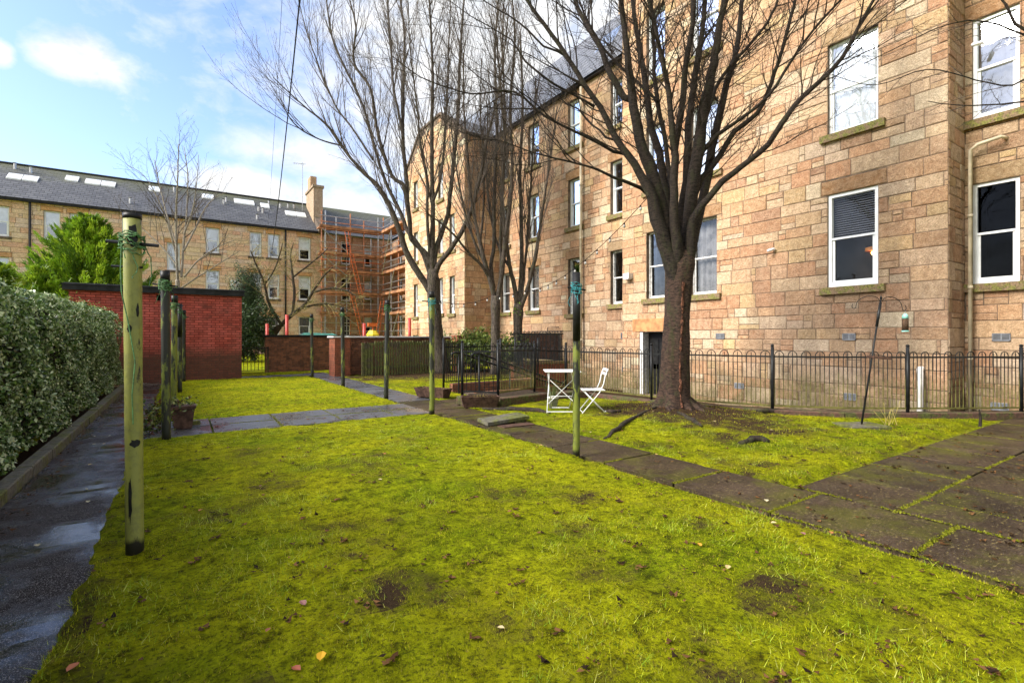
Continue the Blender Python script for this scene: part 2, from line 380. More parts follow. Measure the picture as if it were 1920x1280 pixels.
def brick(name, c1, c2, mort, paint=None, axis='x', wear=.4, pz=.75):
    t = NT(name); g = t.n('ShaderNodeNewGeometry'); s_ = t.n('ShaderNodeSeparateXYZ'); t.l(g.outputs['Position'], s_.inputs[0])
    cb = t.n('ShaderNodeCombineXYZ')
    if axis == 'x': t.l(s_.outputs[0], cb.inputs[0])
    elif axis == 'y': t.l(s_.outputs[1], cb.inputs[0])
    t.l(s_.outputs[2], cb.inputs[1])
    wob = t.noise(3, 2); 
    b = t.n('ShaderNodeTexBrick'); t.l(cb.outputs[0], b.inputs['Vector'])
    b.inputs['Scale'].default_value = 1; b.inputs['Brick Width'].default_value = .225; b.inputs['Row Height'].default_value = .075
    b.inputs['Mortar Size'].default_value = .010; b.inputs['Mortar Smooth'].default_value = .3; b.inputs['Bias'].default_value = 0
    b.inputs['Color1'].default_value = (*c1, 1); b.inputs['Color2'].default_value = (*c2, 1); b.inputs['Mortar'].default_value = (*mort, 1)
    n = t.noise(5, 7, .7); n2 = t.noise(40, 5, .7)
    c = t.mix(.4, b.outputs['Color'], t.mix(t.ramp(n2, [(.4, 0.0), (.6, 1.0)]), tuple(x*.35 for x in c1), tuple(min(1, x*1.5) for x in c2)))
    if paint:
        z = t.pos(2); f = t.math('ADD', t.math('MULTIPLY', t.math('SUBTRACT', z, pz), 2.6), t.math('MULTIPLY', t.math('SUBTRACT', n, .45), 1.6), clamp=True)
        pc = t.mix(t.ramp(n2, [(.3, 0.0), (.75, 1.0)]), tuple(x*.72 for x in paint), paint)
        b2 = t.n('ShaderNodeTexBrick'); t.l(cb.outputs[0], b2.inputs['Vector'])
        for k_, v_ in (('Scale', 1), ('Brick Width', .225), ('Row Height', .075), ('Mortar Size', .01), ('Mortar Smooth', .3), ('Bias', 0)): b2.inputs[k_].default_value = v_
        b2.inputs['Color1'].default_value = (1, 1, 1, 1); b2.inputs['Color2'].default_value = (.52, .50, .50, 1); b2.inputs['Mortar'].default_value = (.5, .5, .5, 1)
        pc = t.mix(1.0, pc, b2.outputs['Color'], 'MULTIPLY'); pc = t.mix(t.math('MULTIPLY', t.ramp(t.noise(1.3, 7, .7, loc=(7, 2, 1)), [(.45, 0.0), (.62, 1.0)]), .45), pc, (.62, .17, .14)); pc = t.mix(t.math('MULTIPLY', t.ramp(t.noise(2.2, 8, .75, loc=(1, 8, 4), sc=(1, 1, 1.6)), [(.52, 0.0), (.62, 1.0)]), .6), pc, (.17, .06, .05)); pc = t.mix(t.math('MULTIPLY', b.outputs['Fac'], .9), pc, tuple(x*.22 for x in paint))
        ch = t.ramp(t.noise(9, 8, .75, sc=(1, 1, 3)), [(.60, 0.0), (.66, 1.0)])
        pc = t.mix(t.math('MULTIPLY', ch, .55), pc, (.10, .045, .035))
        c = t.mix(f, c, pc)
    c = t.mix(t.math('MULTIPLY', t.ramp(n, [(.46, 0.0), (.6, 1.0)]), wear), c, (.018, .015, .012)); t.base(c); t.rough(.85); t.b.inputs['Specular IOR Level'].default_value = .3
    t.bump(t.math('SUBTRACT', t.math('MULTIPLY', n2, .4), b.outputs['Fac']), .8, .012); M[name] = t.m
brick('painted_brick', (.19, .06, .04), (.11, .045, .03), (.07, .05, .04), (.66, .125, .09), 'x', .22)
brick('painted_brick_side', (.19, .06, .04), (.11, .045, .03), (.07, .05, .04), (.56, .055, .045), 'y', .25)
brick('old_brick', (.38, .15, .07), (.12, .055, .035), (.11, .09, .07), None, 'x', .45)
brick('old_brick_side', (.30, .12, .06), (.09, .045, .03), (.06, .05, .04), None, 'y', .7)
brick('red_brick', (.36, .10, .05), (.24, .08, .04), (.10, .07, .05), None, 'x', .35)
def slate(name, axis, mz=14.3):
    t = NT(name); g = t.n('ShaderNodeNewGeometry'); s_ = t.n('ShaderNodeSeparateXYZ'); t.l(g.outputs['Position'], s_.inputs[0])
    cb = t.n('ShaderNodeCombineXYZ'); t.l(s_.outputs[0 if axis == 'x' else 1], cb.inputs[0]); t.l(s_.outputs[2], cb.inputs[1])
    b = t.n('ShaderNodeTexBrick'); t.l(cb.outputs[0], b.inputs['Vector']); b.inputs['Scale'].default_value = 1
    b.inputs['Brick Width'].default_value = .42; b.inputs['Row Height'].default_value = .20; b.inputs['Mortar Size'].default_value = .022
    b.inputs['Mortar Smooth'].default_value = .2
    b.inputs['Color1'].default_value = (.105, .108, .115, 1); b.inputs['Color2'].default_value = (.06, .062, .07, 1); b.inputs['Mortar'].default_value = (.012, .012, .014, 1)
    n = t.noise(.8, 7, .7); z = t.pos(2)
    f = t.math('MULTIPLY', t.math('ADD', t.math('SUBTRACT', z, mz), t.math('MULTIPLY', n, 3.2)), .55, clamp=True)
    c = t.mix(t.math('MULTIPLY', f, .75), b.outputs['Color'], (.085, .09, .018)); t.base(c); t.rough(.6)
    t.bump(t.math('SUBTRACT', t.noise(20, 3), b.outputs['Fac']), .6, .03); M[name] = t.m
slate('slate_x', 'x'); slate('slate_y', 'y', 19); M['slate_y'].node_tree.nodes['Principled BSDF'].inputs['Roughness'].default_value = .32
for n_ in M['slate_y'].node_tree.nodes:
    if n_.bl_idname == 'ShaderNodeTexBrick': n_.inputs['Color1'].default_value = (.20, .205, .22, 1); n_.inputs['Color2'].default_value = (.13, .135, .15, 1)  # paler slates: the wet roof's sky reflection is put into the colour
def glass(name, refl=.25, tint=(1, 1, 1), k=.75):
    t = NT(name); gl = t.n('ShaderNodeBsdfGlossy'); gl.inputs['Roughness'].default_value = .015; gl.inputs[0].default_value = (.85, .92, 1, 1)
    bp = t.n('ShaderNodeBump'); bp.inputs['Strength'].default_value = .15; bp.inputs['Distance'].default_value = .02; t.l(t.noise(1.6, 2), bp.inputs['Height']); t.l(bp.outputs[0], gl.inputs['Normal'])
    tr = t.n('ShaderNodeBsdfTransparent'); tr.inputs[0].default_value = (*tint, 1)
    lw = t.n('ShaderNodeFresnel'); lw.inputs[0].default_value = 1.5
    f = t.math('ADD', t.math('MULTIPLY', lw.outputs[0], k), refl, clamp=True)
    x = t.n('ShaderNodeMixShader'); t.l(f, x.inputs[0]); t.l(tr.outputs[0], x.inputs[1]); t.l(gl.outputs[0], x.inputs[2]); t.l(x.outputs[0], t.out.inputs[0]); M[name] = t.m
glass('glass', .0, (1, 1, 1), .46); glass('glass_sky', .30); glass('glass_dim', .0, (.4, .4, .42), .25)
def emis(name, c, s):
    t = NT(name); t.b.inputs['Emission Color'].default_value = (*c, 1); t.b.inputs['Emission Strength'].default_value = s; t.base(c); M[name] = t.m
emis('lamp_glow', (1, .45, .1), 5)
# ------------------------------------------------------------------ stone walls with real openings
def fmap(kind, c):
    return (lambda u, v, d: (c+d, u, v)) if kind == 'X' else (lambda u, v, d: (u, c+d, v))
def subtract(rect, holes):
    out = [rect]
    for (a0, a1, b0, b1) in holes:
        nx = []
        for (u0, u1, v0, v1) in out:
            if a0 >= u1 or a1 <= u0 or b0 >= v1 or b1 <= v0: nx.append((u0, u1, v0, v1)); continue
            if a0 > u0: nx.append((u0, a0, v0, v1))
            if a1 < u1: nx.append((a1, u1, v0, v1))
            m0, m1 = max(u0, a0), min(u1, a1)
            if b0 > v0: nx.append((m0, m1, v0, b0))
            if b1 < v1: nx.append((m0, m1, b1, v1))
        out = nx
    return out
TONES = [((.56, .30, .13), 4), ((.60, .38, .20), 4), ((.66, .49, .30), 4), ((.50, .215, .075), 3.2), ((.74, .61, .43), 2.6), ((.38, .18, .085), 1.0), ((.62, .44, .18), 1.6)]
MEAN = (.76, .55, .40)
def tone(r, bright=1.0):
    x = r.random()*sum(w for _, w in TONES)
    for c, w in TONES:
        x -= w
        if x <= 0: break
    c = (c[0]*1.03, c[1]*.95, c[2]*.93); k = 1.2*bright*r.uniform(.80, 1.12); return tuple(min(.9, (q*.74+m_*.26)*k*r.uniform(.97, 1.03)) for q, m_ in zip(c, MEAN))
def stone_wall(name, kind, c, u0, u1, v0, v1, holes, parent, seed, ch=(.23, .38), bl=(.24, .80), clip=None, mat='sandstone', bright=1.0, proud=.018, reveal=.16, lintel=True, thick=.45, top=None):
    r = random.Random(seed); f = fmap(kind, c); mb = MB(); lint = []
    if lintel:
        for (a0, a1, b0, b1) in holes:
            if a1-a0 > .3: lint.append((a0-.16, a1+.14, b1, min(b1+.32, v1)))
    v = v0
    def block(q, col, pr):
        a0, a1, b0, b1 = q
        if a1-a0 < .03 or b1-b0 < .03: return
        g = min(.007, (a1-a0)*.2, (b1-b0)*.2); e = min(.012, (a1-a0)*.3, (b1-b0)*.3)
        a0 += g; a1 -= g; b0 += g; b1 -= g
        J = lambda: r.uniform(-.004, .004)
        o = [f(a0+J(), b0+J(), 0), f(a1+J(), b0+J(), 0), f(a1+J(), b1+J(), 0), f(a0+J(), b1+J(), 0)]
        i = [f(a0+e, b0+e, -pr+J()), f(a1-e, b0+e, -pr+J()), f(a1-e, b1-e, -pr+J()), f(a0+e, b1-e, -pr+J())]
        mb.add(o+i, [(4, 5, 6, 7), (0, 1, 5, 4), (1, 2, 6, 5), (2, 3, 7, 6), (3, 0, 4, 7)], col)
    while v < v1-.02:
        h = min(r.uniform(*ch), v1-v)
        if v1-(v+h) < .1: h = v1-v
        u = u0-r.uniform(0, .4)
        while u < u1:
            w = r.uniform(*bl)*(1.25 if h > .28 else 1.0); a0, a1 = max(u, u0), min(u+w, u1); u += w
            if a1-a0 < .02: continue
            segs = [(a0, a1, v, v+h)]
            if h > .24 and w < .62 and r.random() < .4:
                k = v+h*r.uniform(.35, .65); segs = [(a0, a1, v, k), (a0, a1, k, v+h)]
            elif w > .5 and r.random() < .22:
                k = a0+(a1-a0)*r.uniform(.55, .8); q = v+h*r.uniform(.4, .6); segs = [(a0, k, v, v+h), (k, a1, v, q), (k, a1, q, v+h)]
            for sg in segs:
                col = tone(r, bright); col = tuple(a_*.5+b_*.5*bright for a_, b_ in zip(col, (.68, .42, .33))) if mat == 'sandstone_far' else col; pr = r.uniform(.3, 1)*proud
                for q in subtract(sg, holes+lint):
                    if clip is not None and not (clip(q[0], q[3]) and clip(q[1], q[3])): continue
                    block(q, col, pr)
        v += h
    for q in lint: block(q, tuple(x*bright for x in r.choice([(.50, .25, .09), (.44, .22, .09), (.46, .30, .15)])), proud*.8)
    o = part(name, mb, M[mat], parent)
    bk = MB(); us = sorted({u0, u1, *[h[0] for h in holes], *[h[1] for h in holes]}); us = [x for x in us if u0 <= x <= u1]
    vs = sorted({v0, v1, *[h[2] for h in holes], *[h[3] for h in holes]}); vs = [x for x in vs if v0 <= x <= v1]
    if top is None:
        for i in range(len(us)-1):
            for j in range(len(vs)-1):
                cu, cv = (us[i]+us[i+1])/2, (vs[j]+vs[j+1])/2
                if any(h[0] < cu < h[1] and h[2] < cv < h[3] for h in holes): continue
                bk.quad(f(us[i], vs[j], 0), f(us[i+1], vs[j], 0), f(us[i+1], vs[j+1], 0), f(us[i], vs[j+1], 0))
    else:
        vt = top[0][1]; vs = [x for x in vs if x <= vt]+([vt] if vt not in vs else [])
        for i in range(len(us)-1):
            for j in range(len(vs)-1):
                cu, cv = (us[i]+us[i+1])/2, (vs[j]+vs[j+1])/2
                if any(h[0] < cu < h[1] and h[2] < cv < h[3] for h in holes): continue
                bk.quad(f(us[i], vs[j], 0), f(us[i+1], vs[j], 0), f(us[i+1], vs[j+1], 0), f(us[i], vs[j+1], 0))
        bk.add([f(a, b, 0) for a, b in top], [tuple(range(len(top)))])
    for (a0, a1, b0, b1) in holes:
        P = [(a0, b0), (a1, b0), (a1, b1), (a0, b1)]
        for k in range(4):
            x, y = P[k], P[(k+1) % 4]; bk.quad(f(*x, 0), f(*y, 0), f(*y, reveal+.1), f(*x, reveal+.1))
    part('joint_bed', bk, M['mortar'], parent)
    return o
def fbox(mb, f, u0, u1, v0, v1, d0, d1, col=None):
    vs = [f(u0, v0, d0), f(u1, v0, d0), f(u1, v1, d0), f(u0, v1, d0), f(u0, v0, d1), f(u1, v0, d1), f(u1, v1, d1), f(u0, v1, d1)]
    mb.add(vs, [(0, 1, 2, 3), (7, 6, 5, 4), (0, 4, 5, 1), (1, 5, 6, 2), (2, 6, 7, 3), (3, 7, 4, 0)], col)
def window(parent, kind, c, u0, u1, v0, v1, style='sky', frame='white_paint', sill=True, mid=.5, depth=.14, back='curtain', label=None, fw=.055, sillmat='sill', lower_in=True, sillw=.14):
    """sash window: pane mesh with frame, sill, curtain as its own pieces"""
    f = fmap(kind, c); fr = MB(); d = depth; w = fw
    vm = v0+(v1-v0)*mid
    fbox(fr, f, u0, u0+w, v0, v1, d-.02, d+.08); fbox(fr, f, u1-w, u1, v0, v1, d-.02, d+.08)
    fbox(fr, f, u0+w, u1-w, v0, v0+w*1.3, d-.02, d+.08); fbox(fr, f, u0+w, u1-w, v1-w, v1, d-.02, d+.08)
    # upper sash forward, lower sash set back
    s2 = w*.75
    fbox(fr, f, u0+w, u1-w, vm-.022, vm+.022, d-.012, d+.04)
    fbox(fr, f, u0+w, u0+w+s2, v0+w*1.3, vm-.022, d+.012, d+.05); fbox(fr, f, u1-w-s2, u1-w, v0+w*1.3, vm-.022, d+.012, d+.05)
    fbox(fr, f, u0+w+s2, u1-w-s2, v0+w*1.3, v0+w*1.3+s2, d+.012, d+.05)
    pn = MB(); pn.quad(f(u0+w, vm, d+.03), f(u1-w, vm, d+.03), f(u1-w, v1-w, d+.03), f(u0+w, v1-w, d+.03))
    pn.quad(f(u0+w, v0+w, d+.045), f(u1-w, v0+w, d+.045), f(u1-w, vm, d+.045), f(u0+w, vm, d+.045))
    p = part('window', pn, M[{'sky': 'glass_sky', 'clear': 'glass', 'dim': 'glass_dim'}[style]], parent)
    if label: p['label'] = label
    part('frame', fr, M[frame], p)
    if sill:
        sm = MB(); fbox(sm, f, u0-sillw, u1+sillw, v0-.16, v0-.003, -.09, d+.1); part('sill', sm, M[sillmat], p)
    bkm = MB()
    if back in ('curtain', 'grey_curtain'):
        n = 14
        for i in range(n):
            a, b = u0+(u1-u0)*i/n, u0+(u1-u0)*(i+1)/n; da = .14+.025*math.sin(i*2.3); db = .14+.025*math.sin((i+1)*2.3)
            bkm.quad(f(a, v0, d+da), f(b, v0, d+db), f(b, v1, d+db), f(a, v1, d+da))
        part('curtain', bkm, M[back], p)
    elif back == 'blind':
        v = vm
        while v < v1: fbox(bkm, f, u0+w, u1-w, v, v+.005, d+.12, d+.15); v += .05
        part('blind', bkm, M['blind'], p)
    elif back == 'half':
        bkm.quad(f(u0, vm-.1, d+.14), f(u1, vm-.1, d+.14), f(u1, v1, d+.14), f(u0, v1, d+.14)); part('curtain', bkm, M['curtain'], p)
    rm = MB(); q = .55 if back != 'room' else 2.2        # near-black box, painted as the darkness of the unlit room
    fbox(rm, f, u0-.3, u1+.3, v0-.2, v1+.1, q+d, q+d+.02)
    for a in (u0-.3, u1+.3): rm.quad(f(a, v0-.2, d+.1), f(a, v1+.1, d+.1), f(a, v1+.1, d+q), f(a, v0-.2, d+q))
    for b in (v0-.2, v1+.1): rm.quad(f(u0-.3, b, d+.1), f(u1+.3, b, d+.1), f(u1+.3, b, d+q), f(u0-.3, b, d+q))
    part('room_shade', rm, M['unlit_inside'], p)
    return p
def vent(parent, kind, c, u, v, w=.26, h=.15):
    f = fmap(kind, c); mb = MB(); fbox(mb, f, u-w/2, u+w/2, v-h/2, v-h/2+.015, -.035, 0); fbox(mb, f, u-w/2, u+w/2, v+h/2-.015, v+h/2, -.035, 0)
    fbox(mb, f, u-w/2, u-w/2+.015, v-h/2, v+h/2, -.035, 0); fbox(mb, f, u+w/2-.015, u+w/2, v-h/2, v+h/2, -.035, 0)
    fbox(mb, f, u-.008, u+.008, v-h/2, v+h/2, -.03, 0)
    for i in range(5): k = v-h/2+.02+i*(h-.03)/5; fbox(mb, f, u-w/2, u+w/2, k, k+.012, -.026, 0)
    mb2 = MB(); fbox(mb2, f, u-w/2+.015, u+w/2-.015, v-h/2+.015, v+h/2-.015, -.021, -.018, None); va = part('air_vent', mb, M['vent_grey'], parent); part('slot_shade', mb2, M['unlit_inside'], va)  # second piece: dark plate painted as the shade between the louvres

# ---- main tenement along the right: projecting block in front of the long wing
LOW = 1.0
tn = thing('tenement', 'tall golden sandstone tenement filling the right side behind the railings', 'building', (12.2, 7.5, 0))
h_main = [(4.48, 5.46, 2.47, 4.55), (4.48, 5.46, 5.9, 7.93), (4.48, 5.46, 9.35, 11.4),
          (10.02, 10.74, 2.55, 4.62), (8.27, 9.12, 2.55, 4.68), (10.02, 10.74, 5.93, 7.92), (8.22, 9.1, 5.9, 7.9), (10.02, 10.74, 9.32, 11.5), (8.22, 9.1, 9.3, 11.5),
          (10.02, 11.02, -.45, 1.52)]
stone_wall('wall', 'X', 12.2, 3.33, 11.77, -.6, 13.2, h_main, tn, 11)
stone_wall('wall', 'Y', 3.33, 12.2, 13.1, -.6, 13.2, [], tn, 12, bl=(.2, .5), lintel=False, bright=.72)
stone_wall('wall', 'Y', 11.77, 12.2, 12.6, -.6, 13.2, [], tn, 13, bl=(.2, .4), lintel=False)
h_right = [(2.53, 3.2, 2.4, 4.37), (2.53, 3.2, 5.64, 7.62), (-.9, .1, 2.4, 4.37), (-.9, .1, 5.64, 7.62)]
stone_wall('wall', 'X', 13.1, -3.5, 3.33, -.6, 13.2, h_right, tn, 14)
h_rec = [(12.0, 12.72, 2.5, 4.36), (12.0, 12.72, 5.62, 7.49), (12.0, 12.72, 8.7, 10.3), (14.26, 15.03, 2.25, 4.38), (14.26, 15.03, 5.6, 7.45), (14.26, 15.03, 8.68, 10.5),
         (16.94, 17.72, 2.5, 4.37), (16.94, 17.72, 5.6, 7.45), (16.94, 17.72, 8.68, 10.5), (19.2, 19.92, 2.5, 4.31), (19.2, 19.92, 5.6, 7.45), (19.2, 19.92, 8.68, 10.5)]
stone_wall('wall', 'X', 12.6, 11.77, 20.4, -.8, 10.85, h_rec, tn, 15)
ww = lambda *a, **k: window(tn, *a, **k)
ww('X', 12.2, 4.48, 5.46, 2.47, 4.55, 'clear', mid=.52, back='blind', depth=.05, fw=.07, label='white framed window with a half lowered blind and a glowing lamp inside')
ww('X', 12.2, 4.48, 5.46, 5.9, 7.93, 'sky', mid=.49, back='curtain', depth=.1, fw=.045)
ww('X', 12.2, 4.48, 5.46, 9.35, 11.4, 'sky')
ww('X', 12.2, 10.02, 10.74, 2.55, 4.62, 'dim', frame='old_white', back='grey_curtain', fw=.045, mid=.49)
ww('X', 12.2, 8.27, 9.12, 2.55, 4.68, 'clear', frame='old_white', back='grey_curtain', fw=.045, mid=.49)
for a, b in ((10.02, 10.74), (8.22, 9.1)):
    ww('X', 12.2, a, b, 5.91, 7.9, 'sky', fw=.045); ww('X', 12.2, a, b, 9.32, 11.5, 'sky', fw=.045)
ww('X', 13.1, 2.53, 3.2, 2.4, 4.37, 'dim', back='room', depth=.05, fw=.06, mid=.5); ww('X', 13.1, 2.53, 3.2, 5.64, 7.62, 'sky', depth=.06, back='grey_curtain', fw=.06)
ww('X', 13.1, -.9, .1, 2.4, 4.37, 'dim', back='room'); ww('X', 13.1, -.9, .1, 5.64, 7.62, 'sky')
for (a, b, c_, d_) in h_rec:
    up = c_ > 5; old = (not up) and a < 15.5
    ww('X', 12.6, a, b, c_, d_, 'sky' if up else 'clear', frame='old_white' if old else 'white_paint', back='curtain' if up else ('grey_curtain' if not old else 'room'), fw=.05)
# black entrance door below the garden level, white reveal on its left
mb = MB(); fbox(mb, fmap('X', 12.2), 10.02, 10.9, -.45, 1.5, .28, .33); dr = part('door', mb, M['door_black'], tn)
mb = MB(); f = fmap('X', 12.2)
for (a, b, q, w_) in ((10.1, 10.42, -.3, .5), (10.5, 10.82, -.3, .5), (10.1, 10.42, .35, 1.3), (10.5, 10.82, .35, 1.3)): fbox(mb, f, a, b, q, w_, .268, .28)
part('panel', mb, M['black_paint'], dr)
mb = MB(); mb.tube([f(10.12, .5, .24), f(10.12, .66, .24)], .012, 6); part('handle', mb, M['galv'], dr)
mb = MB(); fbox(mb, f, 10.9, 11.018, -.45, 1.515, .01, .34); fbox(mb, f, 10.0201, 10.9, 1.5, 1.518, .2, .34); part('door_frame', mb, M['old_white'], tn)
mb = MB(); fbox(mb, f, 9.9, 11.3, 1.53, 1.93, -.024, .1); part('lintel', mb, M['orange_stone'] if 'orange_stone' in M else simple('orange_stone', (.44, .21, .085), .85, var=.3, ns=5, bump=.5), tn)
mb = MB(); fbox(mb, f, 9.95, 11.15, -.62, -.46, -.25, .3); part('doorstep', mb, M['concrete'], tn)
for (u, v) in ((5.02, 1.36), (5.0, .05), (8.15, 1.38), (7.6, .08)): vent(tn, 'X', 12.2, u, v)
for (u, v) in ((12.1, 1.4), (12.05, .25)): vent(tn, 'X', 12.6, u, v, .2, .2)
for (u, v) in ((2.78, 1.35), (2.8, .02)): vent(tn, 'X', 13.1, u, v)
# roofs
mb = MB()
mb.add([(12.35, 11.77, 10.9), (12.35, 27, 10.9), (14.2, 27, 13.9), (14.2, 11.77, 13.9)], [(0, 1, 2, 3)]); mb.quad((14.2, 11.77, 13.9), (14.2, 27, 13.9), (17.6, 27, 13.7), (17.6, 11.77, 13.7))
part('roof', mb, M['slate_y'], tn)
mb = MB(); mb.add([(12.0, -3.5, 13.2), (12.0, 11.9, 13.2), (17.6, 11.9, 17.6), (17.6, -3.5, 17.6)], [(0, 1, 2, 3)])
mb.add([(12.25, 11.77, 10.9), (17.6, 11.78, 10.9), (17.6, 11.78, 17.6), (12.25, 11.78, 13.3)], [(0, 1, 2, 3)]); part('roof', mb, M['slate_y'], tn)
mb = MB(); mb.box((12.42, 11.78, 10.83), (12.62, 20.1, 10.98)); mb.box((12.0, -3.5, 13.2), (12.22, 11.77, 13.4)); part('gutter', mb, M['black_paint'], tn)
mb = MB(); mb.box((14.6, 12.9, 11.8), (15.6, 14.3, 15.6), (.5, .33, .18)); mb.box((14.52, 12.82, 15.6), (15.68, 14.38, 15.8), (.4, .28, .18))
part('chimney', mb, M['sandstone'], tn)
mb = MB(); mb.quad((13.0, 13.0, 12.05), (13.0, 14.0, 12.05), (13.5, 14.0, 12.86), (13.5, 13.0, 12.86)); part('skylight', mb, M['glass_sky'], tn)
# downpipes
mb = MB(); mb.tube([(12.92, 3.19, -.1), (12.92, 3.19, 5.02), (12.92, 3.08, 5.1), (12.92, 2.75, 5.14), (13.1, 2.7, 5.14)], .034, 10)
for z in (.9, 2.3, 3.7): mb.tube([(12.92, 3.19, z), (12.92, 3.19, z+.06)], .044, 10)
part('downpipe', mb, M['cream_pipe'], tn, True)['label'] = 'cream downpipe in the corner beside the right hand windows'
mb = MB(); mb.tube([(12.45, 14.12, .55), (12.45, 14.12, 10.7)], .05, 8)
for z in (1.2, 3, 5, 7, 9): mb.tube([(12.45, 14.12, z), (12.45, 14.12, z+.08)], .065, 8)
part('downpipe', mb, M['cream_pipe'], tn, True)
mb = MB(); mb.tube([(12.05, 3.72, -.4), (12.05, 3.72, .62), (12.1, 3.74, .72), (12.3, 3.74, .74)], .055, 10); part('drain_pipe', mb, M['white_pipe'], tn, True)
mb = MB(); mb.tube([(12.5, 16.2, -.3), (12.5, 16.2, 1.75), (12.5, 15.5, 1.75)], .02, 6); mb.tube([(12.5, 17.3, 1.6), (12.5, 15.2, 1.6)], .012, 5); part('service_pipe', mb, M['grey_pipe'], tn)
mb = MB(); fbox(mb, fmap('X', 12.6), 15.4, 17.2, .9, 1.5, -.04, 0); part('meter_panel', mb, M['mortar'], tn)
mb = MB(); fbox(mb, f, 11.3, 11.56, 3.25, 3.42, -.2, 0); fbox(mb, f, 11.33, 11.53, 3.22, 3.25, -.19, 0); part('alarm_box', mb, M['old_white'], tn)
for (x, y, z, dx, mt) in ((12.2, 6.65, 3.52, -.14, 'white_paint'), (12.95, 3.0, 7.02, -.2, 'white_paint')):
    mb = MB(); mb.tube([(x, y, z), (x+dx*.6, y+.05, z-.02)], .015, 6); mb.tube([(x+dx*.4, y, z), (x+dx*1.3, y-.08 if mt == 'x' else y+.1, z-.05)], .035, 8); part('security_camera', mb, M[mt], tn, True)
# lamp glowing behind the blind window
lamp = thing('pendant_lamp', 'small lit orange lamp hanging inside the white framed ground floor window', 'lamp', (12.75, 4.78, 3.3))
mb = MB(); mb.tube([(12.75, 4.78, 3.36), (12.75, 4.78, 3.33), (12.75, 4.78, 3.26)], [.03, .14, .15], 12); part('lamp_shade', mb, simple('amber', (.6, .22, .03), .5, var=.2), lamp)
mb = MB(); mb.tube([(12.75, 4.78, 3.25), (12.75, 4.78, 3.22), (12.75, 4.78, 3.17)], [.02, .04, .02], 8); part('bulb', mb, M['lamp_glow'], lamp)
mb = MB(); mb.tube([(12.75, 4.78, 3.36), (12.75, 4.78, 4.5)], .004, 4); part('cord', mb, M['rubber'], lamp)

# ---- gabled wing at the far end of the wall
wg = thing('gabled_wing', 'gabled sandstone wing projecting beside the scaffolding, seen between the trees', 'building', (10.75, 23.7, 0))
h_w = [(25.5, 26.05, 2.47, 4.24), (22.36, 22.9, 2.53, 4.28), (21.1, 21.64, 2.48, 4.25), (22.36, 22.9, 5.5, 7.2), (21.1, 21.64, 5.5, 7.2), (25.5, 26.05, 5.5, 7.1), (25.5, 26.05, 8.4, 9.9), (22.36, 22.9, 8.2, 10.0), (25.4, 26.2, .6, 1.45)]
def gab(u, v):
    if v <= 10.72: return True
    if u < 22.6: return v < 10.72+(u-20.12)/2.48*1.7
    if u > 25.2: return v < 10.72+(27.33-u)/2.13*1.7
    return v < 12.42
stone_wall('wall', 'X', 10.75, 20.12, 27.33, -.8, 12.42, h_w, wg, 21, clip=gab, bright=1.25, top=[(20.12, 10.72), (27.33, 10.72), (25.2, 12.42), (22.6, 12.42)])
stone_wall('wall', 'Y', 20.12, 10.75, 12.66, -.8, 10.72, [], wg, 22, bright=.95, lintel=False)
stone_wall('wall', 'Y', 27.33, 10.75, 16.7, -.8, 10.72, [], wg, 23, lintel=False)
for (a, b, c_, d_) in h_w: window(wg, 'X', 10.75, a, b, c_, d_, 'sky' if c_ > 5 else 'clear', back='curtain' if c_ > 5 else 'grey_curtain', fw=.06, sill=c_ > 2)
mb = MB(); mb.quad((10.9, 20.0, 10.66), (17.6, 20.0, 10.66), (17.6, 22.6, 12.4), (10.9, 22.6, 12.4)); mb.quad((10.9, 22.6, 12.4), (17.6, 22.6, 12.4), (17.6, 25.2, 12.4), (10.9, 25.2, 12.4))
mb.quad((10.9, 25.2, 12.4), (17.6, 25.2, 12.4), (17.6, 27.4, 10.66), (10.9, 27.4, 10.66)); part('roof', mb, M['slate_x'], wg)
mb = MB()
for a, b in (((20.05, 10.66), (22.6, 12.46)), ((22.6, 12.46), (25.2, 12.46)), ((25.2, 12.46), (27.4, 10.66))): mb.beam((10.85, a[0], a[1]), (10.85, b[0], b[1]), .34, .12)
part('coping', mb, M['concrete'], wg)
mb = MB(); mb.box((10.95, 19.95, 10.55), (12.6, 20.1, 10.7)); part('gutter', mb, M['black_paint'], wg)

# ---- far terrace closing the court
tr = thing('terrace', 'long slate roofed sandstone terrace with rooflights running across the far left', 'building', (3, 46, 0))
tops = [(-21.8, -20.8), (-18.5, -17.6), (-15, -14), (-13, -12.1), (-10.7, -9.52), (-7.82, -6.98), (-6.48, -5.6), (-3.6, -2.7), (1.6, 2.52), (4.68, 5.55), (6.02, 6.9), (8.43, 9.4)]
h_t = [(a, b, 8.0, 10.0) for a, b in tops]+[(a, b, 4.55, 6.65) for a, b in tops]+[(a, b, 1.5, 3.12) for a, b in tops]+[(-.91, -.1, 6.45, 8.55), (-.91, -.1, 3.2, 5.2)]
stone_wall('wall', 'Y', 46, -26, 10.3, -.5, 10.5, h_t, tr, 31, ch=(.26, .38), bl=(.4, 1.1), mat='sandstone_far', proud=.03, bright=1.65)
for i, (a, b, c_, d_) in enumerate(h_t):
    low = c_ < 2
    window(tr, 'Y', 46, a, b, c_, d_, 'clear' if low or i % 4 == 3 else 'sky', back='grey_curtain' if low else ('half' if i % 3 else 'curtain'), fw=.08, mid=.5, sillmat='concrete')
mb = MB(); mb.quad((-26, 45.75, 10.55), (10.5, 45.75, 10.55), (10.5, 51, 14.1), (-26, 51, 14.1)); mb.quad((-26, 51, 14.1), (10.5, 51, 14.1), (10.5, 56.5, 10.5), (-26, 56.5, 10.5))
rf = part('roof', mb, M['slate_x'], tr)
